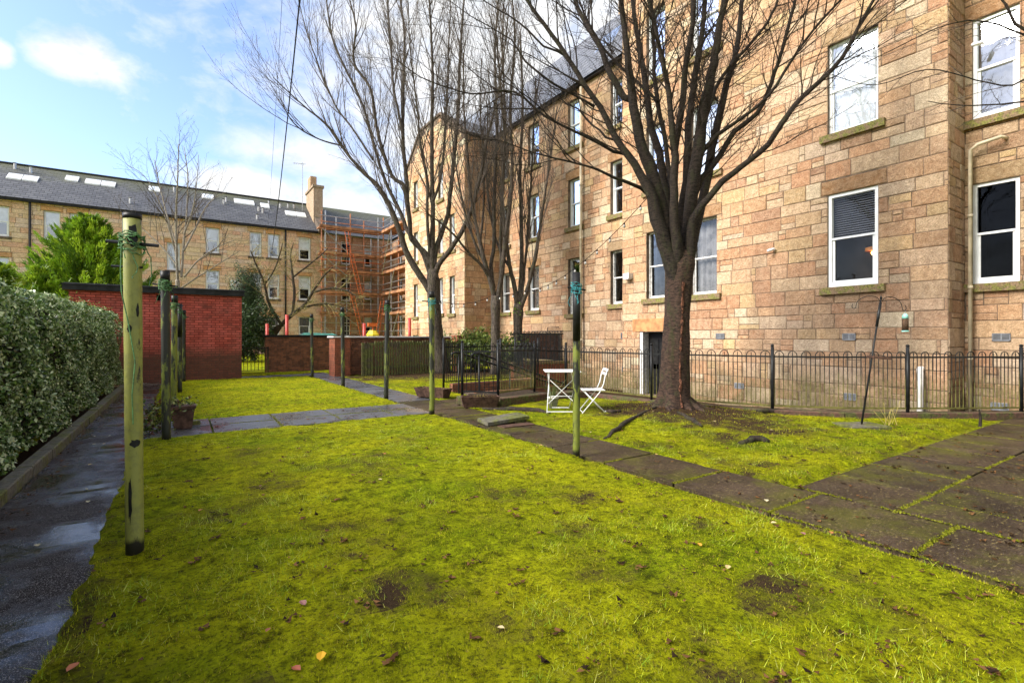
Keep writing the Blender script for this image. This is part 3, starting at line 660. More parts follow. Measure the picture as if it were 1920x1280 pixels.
mb = MB(); mb.tube([(-26, 51, 14.13), (10.5, 51, 14.13)], .09, 6); part('ridge', mb, M['felt'], rf)
def on_roof(x, y): return 10.55+(y-45.75)*(3.55/5.25)
for (a, b, y0) in ((-10.2, -9.45, 48.5), (-9.4, -8.6, 48.5), (-7.25, -6.5, 49.4), (-6.1, -5.2, 49.3), (-5.15, -4.3, 49.3), (-2.2, -1.45, 49.5), (1.45, 2.3, 49.4), (3.85, 5.4, 49.3), (5.9, 6.6, 49.1), (7.8, 8.65, 48.2), (8.7, 9.5, 48.2)):
    q = MB(); y1 = y0+.75; za, zb = on_roof(0, y0)+.1, on_roof(0, y1)+.1
    q.add([(a, y0, za), (b, y0, za), (b, y1, zb), (a, y1, zb), (a, y0, za-.12), (b, y0, za-.12), (b, y1, zb-.12), (a, y1, zb-.12)], [(0, 1, 2, 3), (0, 4, 5, 1), (1, 5, 6, 2), (2, 6, 7, 3), (3, 7, 4, 0)])
    s_ = part('skylight', q, M['white_paint'], rf)
    q = MB(); q.quad((a+.06, y0+.06, za+.045), (b-.06, y0+.06, za+.045), (b-.06, y1-.06, zb-.035), (a+.06, y1-.06, zb-.035)); part('pane', q, simple('rooflight_glass', (.60, .66, .72), .15, var=.05) if 'rooflight_glass' not in M else M['rooflight_glass'], s_)
for (x, y) in ((-10.1, 50.3), (-9.2, 50.0), (3.2, 49.4), (3.0, 48.9), (5.6, 48.4), (5.9, 48.2), (6.6, 49.8), (7.5, 49.6), (8.2, 49.8), (8.7, 49.8), (-3.2, 47), (1, 46.6), (5.3, 46.8), (-0.5, 50)):
    q = MB(); z = on_roof(0, y); q.tube([(x, y, z-.05), (x, y, z+.35), (x, y, z+.42)], [.08, .08, .14], 8); part('roof_vent', q, M['galv'], rf)
mb = MB(); mb.box((-26, 45.72, 10.42), (10.3, 45.9, 10.62)); part('gutter', mb, M['black_paint'], tr)
for x in (-8.49, 7.37): mb = MB(); mb.tube([(x, 45.85, 0), (x, 45.85, 10.5)], .07, 8); part('downpipe', mb, M['grey_pipe'], tr, True)
# end of terrace: chimney gable and the scaffolded inner corner
tc2 = thing('corner_tenement', 'tenement behind the orange and silver scaffolding in the far corner', 'building', (13.5, 46, 0))
h_c = [(12.0, 12.9, 7.9, 10.0), (14.1, 14.8, 7.9, 9.6), (12.0, 12.9, 4.6, 6.7), (14.1, 14.8, 4.8, 6.5), (12.0, 12.9, 1.4, 3.4), (14.1, 14.8, 1.5, 3.2)]
stone_wall('wall', 'Y', 46, 10.3, 16.7, -.5, 10.5, h_c, tc2, 41, ch=(.26, .38), bl=(.4, 1.1), mat='sandstone_far', proud=.03, bright=.8)
h_d = [(y, y+.9, z, z+2.0) for y in (43.2, 40.2, 36.5, 33, 30) for z in (1.4, 4.7, 8.0)]
stone_wall('wall', 'X', 16.7, 27.33, 46, -.5, 10.5, h_d, tc2, 42, ch=(.26, .38), bl=(.4, 1.1), mat='sandstone_far', proud=.03, bright=.8)
for (a, b, c_, d_) in h_c: window(tc2, 'Y', 46, a, b, c_, d_, 'clear', back='half' if a > 13 else 'room', fw=.08)
for (a, b, c_, d_) in h_d: window(tc2, 'X', 16.7, a, b, c_, d_, 'clear', back='half', fw=.08)
mb = MB(); mb.quad((10.5, 45.75, 10.55), (22, 45.75, 10.55), (22, 51, 14.1), (10.5, 51, 14.1)); mb.quad((10.5, 51, 14.1), (22, 51, 14.1), (22, 56.5, 10.5), (10.5, 56.5, 10.5)); part('roof', mb, M['slate_x'], tc2)
mb = MB(); mb.quad((16.45, 27, 10.55), (16.45, 46, 10.55), (21.7, 51, 14.1), (21.7, 27, 14.1)); part('roof', mb, M['slate_y'], tc2)
g9 = (.40, .30, .21); mb = MB(); mb.box((9.95, 47.4, 10.9), (10.75, 50.6, 14.9), g9); mb.box((9.85, 47.3, 14.9), (10.85, 50.7, 15.12), (.3, .24, .18)); mb.box((10.05, 49.2, 15.12), (10.6, 50.4, 16.4), (.5, .30, .17))
chm = part('chimney', mb, M['sandstone_far'], tc2)
mb = MB(); mb.beam((10.3, 45.6, 10.6), (10.3, 49, 13.0), .55, .6); part('skew', mb, M['concrete'], tc2)
mb = MB(); mb.tube([(9.4, 49.5, 13), (9.4, 49.5, 17.6)], .03, 5); mb.tube([(8.6, 49.5, 17.4), (9.7, 49.5, 17.5)], .02, 4)
for i in range(5): mb.tube([(8.7+i*.2, 49.2, 17.42), (8.7+i*.2, 49.8, 17.42)], .012, 4)
part('aerial', mb, M['galv'], tc2)
# ------------------------------------------------------------------ scaffolding in the far corner
sc = thing('scaffolding', 'galvanised and orange tube scaffolding with timber decks in the far corner', 'scaffolding', (12.5, 44.5, 0))
r = random.Random(5)
def tubep(name, a, b, rr, mat): q = MB(); q.tube([a, b], rr, 6); return part(name, q, M[mat], sc)
cols = [('rusty_tube', 9.99), ('galv', 10.3), ('rusty_tube', 12.42), ('galv', 14.9)]
for mt, x in cols: tubep('standard', (x, 44.5, 0), (x, 44.5, 12.2), .05, mt)
for x in (11.2, 13.6): tubep('standard', (x, 44.5, 0), (x, 44.5, 11.8), .05, 'rusty_tube' if x > 12 else 'galv')
for x in (10.5, 12.4, 14.6): tubep('standard', (x, 45.6, 0), (x, 45.6, 10.4), .05, 'galv')
xs2 = [(15.3, 44.2, 'rusty_tube'), (15.3, 42.2, 'galv'), (15.3, 40.4, 'rusty_tube'), (15.3, 38.6, 'orange_paint')]
for x, y, mt in xs2: tubep('standard', (x, y, 0), (x, y, 12.2 if y > 42 else 10.8), .05, mt)
for zi, z in enumerate((3.3, 5.1, 7.0, 8.5, 10.75)):
    q = MB(); q.box((9.8, 44.45, z), (15.25, 45.5, z+.06)); q.box((9.8, 44.38, z+.02), (15.25, 44.42, z+.24)); part('deck', q, M['board'], sc)
    q = MB(); q.box((15.2, 38.4, z), (16.4, 44.4, z+.06)); q.box((15.12, 38.4, z+.02), (15.16, 44.4, z+.24)); part('deck', q, M['board'], sc)
    for k, dz in enumerate((.5, 1.0)):
        mt = 'orange_paint' if (zi == 2 and k == 1) else ('rusty_tube' if k == 0 else 'galv')
        tubep('ledger', (9.8, 44.4, z+dz), (15.3, 44.4, z+dz), .035, mt); tubep('ledger', (15.2, 44.4, z+dz), (15.2, 38.4, z+dz), .035, 'galv')
    tubep('ledger', (9.8, 44.4, z-.1), (15.3, 44.4, z-.1), .035, 'rusty_tube')
for z in (.9, 1.9, 2.6): tubep('ledger', (9.8, 44.4, z), (15.3, 44.4, z), .035, 'galv'); tubep('ledger', (15.2, 44.4, z), (15.2, 38.4, z), .035, 'galv')
for a, b in (((10, 10.6), (12.4, 8.5)), ((10, 8.4), (12.4, 6.4)), ((10, 4.6), (14.0, 1.6)), ((10, 2.4), (12.4, .4))): tubep('brace', (a[0], 44.3, a[1]), (b[0], 44.3, b[1]), .035, 'galv')
for a, b in (((44, 10.4), (42, 7)), ((43, 7), (41, 3.4)), ((42.5, 3.4), (40, 0))): tubep('brace', (15.1, b[0], a[1]), (15.1, a[0], b[1]), .035, 'galv')
def ladder(lbl, a, b, w=.30):
    t = thing('ladder', lbl, 'ladder', a, 'orange ladders on the scaffolding'); A, B = Vector(a), Vector(b); s_ = Vector((1, 0, 0)); n = int((B-A).length/.28)
    for k in (-1, 1): q = MB(); q.tube([A+s_*k*w/2, B+s_*k*w/2], .028, 6); part('rail', q, M['orange_paint'], t)
    for i in range(1, n): q = MB(); p = A.lerp(B, i/n); q.tube([p-s_*w/2, p+s_*w/2], .02, 5); part('rung', q, M['orange_paint'], t)
ladder('orange ladder rising from the ground to the lowest scaffold deck', (13.6, 44.0, .3), (12.5, 44.2, 5.1))
ladder('orange ladder climbing through the middle scaffold decks', (13.2, 44.0, 5.1), (12.4, 44.2, 8.7))
ladder('short orange ladder under the top scaffold deck', (12.2, 44.0, 8.5), (12.0, 44.2, 10.6))
ladder('orange ladder standing apart to the right, leaning the other way', (14.3, 43.4, .4), (15.0, 43.6, 4.6))

# ------------------------------------------------------------------ ground
TREE = gnd(1268, 766, .10)
AREA = [(8.05, 10.95), (8.05, 12.3), (10.35, 12.3), (10.35, 15.55), (12.7, 15.55), (13.3, 3.0), (13.3, 1.2), (11.85, 2.32), (10.15, 3.38), (8.64, 4.79), (7.98, 6.82), (7.75, 9.2), (5.55, 9.85), (5.55, 10.95)]
def inside(x, y, P):
    c = False; j = len(P)-1
    for i in range(len(P)):
        xi, yi = P[i]; xj, yj = P[j]
        if (yi > y) != (yj > y) and x < (xj-xi)*(y-yi)/(yj-yi)+xi: c = not c
        j = i
    return c
def area_z(x, y): 
    if x < 8.2 and y > 9.6: return -.62
    return -.47+.30*max(0, min(1, (8-y)/5.5))
def fbm(x, y, s, o=3):
    return sum(mnoise.noise(Vector((x*s*2**k, y*s*2**k, 3.7+k)))*.5**k for k in range(o))
def surf(x, y):
    """height of the lawn, paths bedded a little lower"""
    if inside(x, y, AREA): return area_z(x, y)
    z = .022+.018*fbm(x, y, 1.3)+.016*fbm(x+9, y, 5, 3)
    d2 = (x-TREE.x)**2+(y-TREE.y)**2
    z += .12*math.exp(-d2/1.6)
    edge = .05*fbm(x*1.0, y, 4, 2)
    def out(lo, hi, v): return max(lo-v, v-hi)
    dd = min(x+.50-edge, max(out(3.72+edge, 4.52+edge, x), y-19.5), max(out(8.12+edge, 9.62+edge, y), out(-.6, 5.3, x)),
             max(4.4-x, y-(2.42+edge+(x-4.4)*.02)), max(out(18.35+edge, 19.9, y), x-4.6))
    k = max(0.0, min(1.0, dd/.07)); z = -.03+(z+.03)*k**.7
    return z
def dirt(x, y):
    d = .0; t = math.hypot(x-TREE.x, y-TREE.y); d += .55*math.exp(-t*t/1.1)
    for cx, cy, rr, a in ((.15, 1.95, .30, .22), (-.3, 3.3, .25, .2), (1.2, 1.9, .4, .16), (1.0, 3.4, .3, .2), (-.25, 2.5, .22, .16), (2.1, 1.7, .35, .15), (6.6, 16.8, 2.2, .35), (7.9, 17, 1.3, .4), (9.7, 15.8, 1.5, .3), (2.2, 2.6, .35, .2), (2.9, 3.2, .3, .2), (1.7, 5.2, .5, .16), (.6, 5.0, .4, .16), (2.8, 1.3, .4, .2), (1.8, 1.2, .25, .2), (.9, 2.5, .25, .22), (1.9, 2.0, .2, .22), (2.3, 3.6, .3, .2), (.3, 4.3, .3, .2), (3.2, 2.2, .25, .2), (1.3, 1.4, .2, .2), (2.6, 6.2, .5, .15), (.8, 6.5, .5, .15), (6.0, 4.0, .5, .22), (7.2, 3.9, .5, .2)):
        d += a*math.exp(-((x-cx)**2+(y-cy)**2)/(rr*rr))
    if x > 3.5 and x < 3.8 and y < 8: d += .08
    if -.5 < x < -.3: d += .10
    if x > 4.5 and y > 2: d += .10+.06*fbm(x, y, .8)
    if 16.6 < y < 18 and x > 5.4: d += .5
    if x < -1.2: d += .7
    if inside(x, y, AREA): d += .38
    return d+.15*fbm(x, y, 2.3)+.15*fbm(x+5, y, 7, 3)+.055
xs = np.concatenate([np.arange(-1.6, 5.0, .05), np.arange(5.0, 14.01, .08)]); ys = np.concatenate([np.arange(-.4, 5, .05), np.arange(5, 12.4, .08), np.arange(12.4, 21.01, .15)])
V = np.zeros((len(xs)*len(ys), 3), dtype=np.float32); dr_ = np.zeros(len(V))
k = 0
for y in ys:
    for x in xs:
        x_, y_ = float(x), float(y); V[k] = (x_, y_, surf(x_, y_)); dr_[k] = dirt(x_, y_); k += 1
nx_, ny_ = len(xs), len(ys); I = np.arange(nx_*ny_).reshape(ny_, nx_)
Fq = np.stack([I[:-1, :-1].ravel(), I[:-1, 1:].ravel(), I[1:, 1:].ravel(), I[1:, :-1].ravel()], 1)
cd = dr_[Fq].mean(1); g_ = npmesh('lawn', V, Fq, np.stack([cd, cd, cd], 1), M['lawn'])
g_.data.polygons.foreach_set('use_smooth', [True]*len(g_.data.polygons)); struct(g_, 'bright mossy lawn with bare patches')
# the wider ground, one ring round the lawn reaching the horizon
q = MB(); a0, a1, b0, b1 = float(xs[0]), float(xs[-1]), float(ys[0]), float(ys[-1]); zz = -.03
O = [(-300, -300), (300, -300), (300, 300), (-300, 300)]; N = [(a0, b0), (a1, b0), (a1, b1), (a0, b1)]
for k in range(4):
    o1, o2, n1, n2 = O[k], O[(k+1) % 4], N[k], N[(k+1) % 4]; q.quad((*o1, zz), (*o2, zz), (*n2, zz), (*n1, zz), (.05, .05, .05))
struct(part('ground', q, M['lawn']), 'grassy ground of the neighbouring back court')
# hedge-side wet path, with a slight swell like worn slabs
q = MB(); n = 150
for i in range(n):
    for j in range(6):
        def P(i, j):
            y = -.6+i*19.5/n; x = -1.18+j*.78/6; return (x, y, .004+.006*math.sin(y*6.98+.4*math.sin(x*3))+.003*math.sin(x*9+y*2)-(.010 if (i % 7) == 0 else 0))
        q.quad(P(i, j), P(i, j+1), P(i+1, j+1), P(i+1, j))
struct(part('wet_path', q, M['wet_asphalt'], smooth=True), 'wet dark path beside the hedge')
# paving slabs
def slab(mb, x0, x1, y0, y1, r, z=.012, cols=((.075, .055, .042),), t=.05, tilt=.004):
    c = r.choice(cols); k = r.uniform(.75, 1.2); c = tuple(v*k for v in c); g = .010; e = .006
    x0 += g; x1 -= g; y0 += g; y1 -= g; dz = [z+r.uniform(-tilt, tilt) for _ in range(4)]
    b = [(x0, y0, -t), (x1, y0, -t), (x1, y1, -t), (x0, y1, -t)]; m_ = [(x0, y0, dz[0]-e), (x1, y0, dz[1]-e), (x1, y1, dz[2]-e), (x0, y1, dz[3]-e)]
    tp = [(x0+e, y0+e, dz[0]), (x1-e, y0+e, dz[1]), (x1-e, y1-e, dz[2]), (x0+e, y1-e, dz[3])]
    mb.add(b+m_+tp, [(8, 9, 10, 11), (0, 1, 5, 4), (1, 2, 6, 5), (2, 3, 7, 6), (3, 0, 4, 7), (4, 5, 9, 8), (5, 6, 10, 9), (6, 7, 11, 10), (7, 4, 8, 11)], c)
r = random.Random(8); brown = ((.075, .052, .034), (.058, .042, .030), (.095, .066, .044)); grey = ((.14, .145, .15), (.11, .115, .12))
q = MB(); y = -.6
while y < 9.9:
    h = .9 if y < 8 else .75
    slab(q, 3.76, 4.56, y, y+h, r, cols=brown); y += h
q2 = MB()
while y < 19.4: slab(q2, 3.76, 4.52, y, y+.9, r, cols=grey); y += .9
struct(part('garden_path', q, M['paving']), 'brown moss jointed slab path crossing the garden')
for j, y in enumerate((8.15, 8.90)):
    x = -.52
    while x < 3.7: w = min(.9, 3.74-x); slab(q2, x, x+w, y, y+.73, r, cols=grey, z=.010); x += w
x = -.5
while x < 3.7: slab(q2, x, x+.9, 18.4, 19.3, r, cols=grey); x += .9
struct(part('wet_slab_path', q2, M['wet_slab']), 'wet bluish slab path')
q = MB(); jp0 = []
for j in range(6):
    x = 4.6; y1 = 2.32-j*.76
    w0 = .5 if j % 2 else .75
    while x < 14: slab(q, x, x+w0, y1-.76, y1, r, cols=brown); [jp0.append((x+w0, y1-.76*k_/60)) for k_ in range(61)]; x += w0; w0 = .75
# slabs between the path and the ramp
for (x0, x1, y0, y1) in ((4.58, 5.1, 8.9, 9.8), (5.1, 5.5, 9.1, 9.8), (4.58, 5.5, 9.82, 10.6)): slab(q, x0, x1, y0, y1, r, cols=brown)
struct(part('patio', q, M['paving']), 'dark brown slab patio with mossy joints')
# mossy joints: thin strips of moss standing in the gaps
rn = np.random.RandomState(3)
def blades(name, pts, hmin, hmax, wd, pal, lean=.6, parent=None, mat='blade', seed=0, loc=None):
    rs = np.random.RandomState(seed); n = len(pts); a = rs.uniform(0, 2*math.pi, n); h = rs.uniform(hmin, hmax, n)*(.6+.8*rs.rand(n)); w = wd*(.6+.8*rs.rand(n)); ln = h*rs.uniform(0, lean, n)
    b = rs.uniform(0, 2*math.pi, n); dx, dy = np.cos(a)*w/2, np.sin(a)*w/2
    V = np.zeros((n, 3, 3), dtype=np.float32); V[:, 0] = pts; V[:, 1] = pts; V[:, 2] = pts
    V[:, 0, 0] -= dx; V[:, 0, 1] -= dy; V[:, 1, 0] += dx; V[:, 1, 1] += dy; V[:, 2, 0] += np.cos(b)*ln; V[:, 2, 1] += np.sin(b)*ln; V[:, 2, 2] += h
    pal = np.array(pal); C = pal[rs.randint(0, len(pal), n)]*rs.uniform(.75, 1.2, (n, 1))
    return npmesh(name, V.reshape(-1, 3), np.arange(n*3).reshape(-1, 3), C, M[mat], parent, loc)
GREEN = [(.42, .44, .008), (.46, .47, .012), (.27, .34, .008), (.58, .57, .025), (.13, .19, .008), (.50, .42, .05), (.06, .08, .006), (.30, .22, .05)]
def lawn_pts(n, x0, x1, y0, y1, seed, thr=.62, pw=1.0):
    rs = np.random.RandomState(seed); X = rs.uniform(x0, x1, n); Y = y0+(y1-y0)*rs.rand(n)**pw; out = []
    for x, y in zip(X.tolist(), Y.tolist()):
        z = surf(x, y)
        if z < -.02: continue
        d = dirt(x, y)+.35*mnoise.noise(Vector((x*5, y*5, 1)))
        cl = mnoise.noise(Vector((x*3.1, y*3.1, 8)))+.7*mnoise.noise(Vector((x*11, y*11, 2)))
        if d > rs.rand()*.75+.0 or cl < rs.rand()*.8-.42: continue
        out.append((x, y, z-.004))
    return np.array(out, dtype=np.float32)
P1 = lawn_pts(170000, -.5, 3.76, .6, 4.0, 1); P1b = lawn_pts(110000, -.5, 3.76, 3.5, 8.15, 2)
P2 = lawn_pts(70000, -.5, 3.76, 9.5, 18.4, 3); P3 = lawn_pts(90000, 4.5, 11.5, 2.3, 8.8, 4); P4 = lawn_pts(40000, 4.5, 9.4, 9.5, 17.0, 5)
gr = blades('grass', np.concatenate([P1, P1b]), .006, .020, .0032, GREEN, .9, seed=1); tag(gr, 'short bright green moss and grass blades on the near lawn', 'grass', kind='stuff')
gr = blades('grass', np.concatenate([P2, P3, P4]), .010, .028, .006, GREEN, .8, seed=2); tag(gr, 'short grass on the far lawns and round the big tree', 'grass', kind='stuff')
# longer pale tufts lying over
def tufts(seed, n, box, hm, per=26):
    rs = np.random.RandomState(seed); P = []
    for _ in range(n):
        x, y = rs.uniform(box[0], box[1]), rs.uniform(box[2], box[3])
        if mnoise.noise(Vector((x*1.1, y*1.1, 4))) < .02: continue
        if surf(x, y) < -.02 or dirt(x, y) > .4: continue
        k = rs.randint(per//2, per*2); s = rs.uniform(.03, .09)
        for a, b in rs.normal(0, s, (k, 2)):
            if surf(x+a, y+b) > -.02: P.append((x+a, y+b, surf(x+a, y+b)-.004))
    return np.array(P, dtype=np.float32)
TP = [(.40, .47, .03), (.28, .42, .03), (.55, .56, .12), (.20, .33, .02), (.44, .50, .05)]
T1 = tufts(4, 480, (-.5, 3.76, .5, 4.5), 1); T2 = tufts(5, 500, (-.5, 3.76, 4, 8.1), 1); T3 = tufts(6, 420, (4.5, 9.5, 2.3, 8.5), 1)
gr = blades('grass_tufts', np.concatenate([T1, T2, T3]), .018, .045, .0034, TP, 1.6, seed=3); tag(gr, 'longer pale grass tufts lying over the mossy lawn', 'grass', kind='stuff')
# moss standing in the slab joints
jp = []
for (a_, b_) in jp0:
    for _ in range(5): jp.append((a_+rn.normal(0, .010), b_+rn.uniform(-.006, .006), .006))
for y in [2.32-.76*j for j in range(6)]:
    for _ in range(3600): jp.append((rn.uniform(4.5, 12), y+rn.normal(0, .012), .008))
for x in (4.6, 3.76):
    for _ in range(1500): jp.append((x+rn.normal(0, .012), rn.uniform(-1.5, 2.4), .008))
for y in np.arange(-.6, 8, .9):
    for _ in range(600): jp.append((rn.uniform(3.76, 4.56), y+rn.normal(0, .012), .008))
for y in (8.9,):
    for _ in range(1500): jp.append((rn.uniform(-.5, 3.7), y+rn.normal(0, .012), .006))
for x in np.arange(-.52, 3.7, .9):
    for _ in range(320): jp.append((x+rn.normal(0, .02), rn.uniform(8.15, 9.65), .006))
jp = [p for p in jp if mnoise.noise(Vector((p[0]*1.3, p[1]*1.3, 5))) > -.18]
gr = blades('moss', np.array(jp, dtype=np.float32), .005, .014, .014, [(.20, .21, .012), (.14, .16, .012), (.26, .26, .03)], .8, seed=7); tag(gr, 'yellow green moss growing in the slab joints', 'moss', kind='stuff')
# dark clods and leaf litter
def litter(name, pts, s0, s1, pal, seed, mat='litter'):
    rs = np.random.RandomState(seed); n = len(pts); a = rs.uniform(0, 6.28, n); s = rs.uniform(s0, s1, n); t = rs.normal(0, .35, (n, 2))
    c, q = np.cos(a), np.sin(a); V = np.zeros((n, 4, 3), dtype=np.float32); base = [(-.5, 0), (0, -.32), (.55, 0), (0, .32)]
    for k, (u, v) in enumerate(base):
        x = (u*c-v*q)*s; y = (u*q+v*c)*s; V[:, k, 0] = pts[:, 0]+x; V[:, k, 1] = pts[:, 1]+y; V[:, k, 2] = pts[:, 2]+np.abs(x*t[:, 0]+y*t[:, 1])+(.0 if k % 2 else .25*s*rs.rand(n))
    pal = np.array(pal); C = pal[rs.randint(0, len(pal), n)]*rs.uniform(.6, 1.2, (n, 1))
    return npmesh(name, V.reshape(-1, 3), np.arange(n*4).reshape(-1, 4), C, M[mat])
rs = np.random.RandomState(12); L = []
for _ in range(1500):
    x, y = rs.uniform(-.5, 9.5), .6+16.4*rs.rand()**1.6
    z = surf(x, y)
    if inside(x, y, AREA): continue
    cl = rs.randint(1, 7)
    for a, b in rs.normal(0, .022, (cl, 2)): L.append((x+a, y+b, max(surf(x+a, y+b), .01)+.006))
for _ in range(500): L.append((rs.uniform(-1.18, -.95), rs.uniform(1.5, 17), .012))
for _ in range(700):
    a, t = rs.uniform(0, 6.28), abs(rs.normal(0, .9))+.3; x, y = TREE.x+math.cos(a)*t, TREE.y+math.sin(a)*t
    if not inside(x, y, AREA): L.append((x, y, max(surf(x, y), .01)+.006))
lt = litter('leaf_litter', np.array(L, dtype=np.float32), .015, .045, [(.05, .028, .012), (.022, .014, .008), (.10, .05, .02), (.15, .075, .03)], 2); tag(lt, 'dark rotting leaf scraps strewn over lawn and path', 'leaf litter', kind='stuff')
# individual fallen leaves
def leaf(x, y, s, col, ang, lbl, grp=None, z=None, mname=None):
    q = MB(); z = (max(surf(x, y), .008)+.014) if z is None else z; out = [(-.5, 0, .0), (-.3, -.26, .10), (.1, -.36, .14), (.35, -.2, .10), (.6, 0, .04), (.35, .2, .12), (.1, .36, .16), (-.3, .26, .08)]
    c, d = math.cos(ang), math.sin(ang); P = [(x+(u*c-v*d)*s, y+(u*d+v*c)*s, z+w*s) for u, v, w in out]; P.append((x, y, z)); P += [(x-(.85*c)*s, y-(.85*d)*s, z+.1*s), (x-(.5*c-.03*d)*s, y-(.5*d+.03*c)*s, z)]
    q.add(P, [(8, i, (i+1) % 8) for i in range(8)]+[(0, 9, 10)], col); o = part('fallen_leaf', q, M['foliage'], loc=(x, y, z)); tag(o, lbl, 'leaf', grp); return o
p = gnd(602, 1250); leaf(p.x, p.y, .055, (.80, .45, .02), 1.2, 'bright yellow leaf alone on the near lawn at the bottom of the photo', z=.045)
for (px, py, s, col, lbl) in ((136, 1272, .05, (.45, .15, .06), 'orange brown leaf at the very bottom left, on the lawn by the wet path'), (555, 1268, .045, (.40, .11, .05), 'reddish brown leaf just left of the bright yellow leaf'), (568, 1143, .05, (.34, .16, .13), 'pinkish brown curled leaf on the bare patch of the near lawn'), (1312, 1033, .04, (.70, .32, .04), 'small orange leaf upright in the grass right of the middle'), (1365, 1075, .045, (.62, .48, .22), 'pale buff leaf lying on the right part of the near lawn'), (1505, 1007, .045, (.30, .14, .12), 'mauve brown leaf on the lawn beside the brown slab path'), (1437, 943, .05, (.66, .58, .36), 'pale round leaf lying on the brown slab path'), (70, 1028, .05, (.60, .52, .30), 'long pale leaf on the wet path nearest the camera')):
    p = gnd(px, py); leaf(p.x, p.y, s, col, px*.7, lbl)
rr = random.Random(77)
for i in range(46):
    while True:
        x, y = rr.uniform(-.4, 8.0), rr.uniform(1.4, 7.8)
        if not inside(x, y, AREA) and (y > 2.5 or x < 4.4): break
    leaf(x, y, rr.uniform(.03, .045), rr.choice([(.45, .18, .06), (.32, .12, .06), (.60, .42, .12), (.22, .10, .06), (.62, .50, .26)]), rr.uniform(0, 6), 'small withered leaf scattered on the lawn', 'small withered leaves scattered over the lawn')
for i in range(12):
    x, y = rr.uniform(-1.1, -.6), rr.uniform(1.8, 9); leaf(x, y, rr.uniform(.03, .05), rr.choice([(.60, .42, .12), (.62, .55, .32), (.45, .3, .12)]), rr.uniform(0, 6), 'pale fallen leaf stuck to the wet path', 'pale leaves stuck to the wet path', z=.022)
# ------------------------------------------------------------------ kerbs, walls, shed
q = MB(); r = random.Random(2); y = 0.2
while y < 18.2: l = r.uniform(.85, .95); q.box((-1.32, y, -.1), (-1.19+r.uniform(-.008, .008), y+l-.008, .115+r.uniform(-.008, .008)), bev=.012); y += l
tag(part('hedge_kerb', q, M['slab_stone']), 'low mossy stone kerb at the foot of the hedge', 'kerb')
def wallrun(mb, pts, w, z0, z1):
    for a, b in zip(pts[:-1], pts[1:]):
        A = Vector((a[0], a[1], 0)); B = Vector((b[0], b[1], 0)); d = (B-A).normalized(); nn = Vector((-d.y, d.x, 0))*w/2; L = (B-A).length; k = max(1, round(L/.9))
        for i in range(k):
            p0 = A.lerp(B, i/k)+d*.003; p1 = A.lerp(B, (i+1)/k)+d*.012; zz = z1(i) if callable(z1) else z1; e = .012
            v = [p0-nn, p1-nn, p1+nn, p0+nn]; t = [p0-nn*.9, p1-nn*.9, p1+nn*.9, p0+nn*.9]
            mb.add([(p.x, p.y, z0) for p in v]+[(p.x, p.y, zz-e) for p in v]+[(p.x, p.y, zz) for p in t], [(8, 9, 10, 11), (0, 1, 5, 4), (1, 2, 6, 5), (2, 3, 7, 6), (3, 0, 4, 7), (4, 5, 9, 8), (5, 6, 10, 9), (6, 7, 11, 10), (7, 4, 8, 11)])
FEN = [(5.30, 8.50), (6.75, 9.25), (7.6, 9.15), (7.72, 8.0), (7.86, 6.79), (8.12, 5.75), (8.54, 4.71), (9.22, 3.92), (10.08, 3.28), (10.92, 2.76), (11.79, 2.26), (13.08, 1.55)]
q = MB(); wallrun(q, [(4.72, 9.05), (5.15, 8.30), (6.45, 8.50), (7.5, 8.35)], .24, -.7, .16); tag(part('ramp_kerb', q, M['kerb_stone']), 'red brown kerb behind the trough planter at the ramp railing', 'kerb')
q = MB(); wallrun(q, FEN[2:], .22, -.75, .10); tag(part('railing_kerb', q, M['kerb_stone']), 'curved dark kerb carrying the hooped railings past the big tree', 'kerb')
q = MB(); q.box((5.3, 8.5, -.1), (6.9, 9.75, .10)); struct(part('bed_soil', q, M['soil']))
q = MB(); wallrun(q, [(5.5, 9.80), (8.0, 9.80)], .12, -.9, .12); wallrun(q, [(5.5, 11.0), (8.2, 11.0)], .16, -.9, .22)
tag(part('stair_side_wall', q, M['old_brick']), 'low brick side walls flanking the sunken steps', 'wall')
q = MB()
for i in range(4): q.box((5.5+i*.62, 9.87, -.75), (5.5+(i+1)*.62+.02, 10.9, -.02-.14*i))
tag(part('steps', q, M['concrete']), 'short flight of mossy concrete steps going down to the basement door', 'steps')
bw = thing('garden_wall', 'dark brick wall and reddish retaining wall beyond the ramp railings, ending at the tenement', 'wall', (10, 12.4, 0))
q = MB(); q.box((10.6, 15.6, -.9), (12.58, 15.85, 1.42)); part('brickwork', q, M['old_brick'], bw); q = MB(); q.box((10.52, 15.55, 1.42), (12.58, 15.9, 1.50)); part('coping', q, M['kerb_stone'], bw)
q = MB(); q.box((8.2, 12.3, -.9), (10.3, 12.5, .52)); part('retaining_wall', q, M['red_brick'], bw)
q = MB(); q.box((8.16, 12.26, .52), (10.36, 12.56, .60)); q.box((10.1, 12.56, .52), (10.36, 15.6, .60)); part('ledge', q, M['sill'], bw)
q = MB(); q.box((10.12, 12.5, -.9), (10.32, 15.6, .52)); part('side_wall', q, M['old_brick_side'], bw)
q = MB(); q.box((8.2, 11.1, -.8), (8.4, 12.3, .30)); part('return_wall', q, M['old_brick_side'], bw)

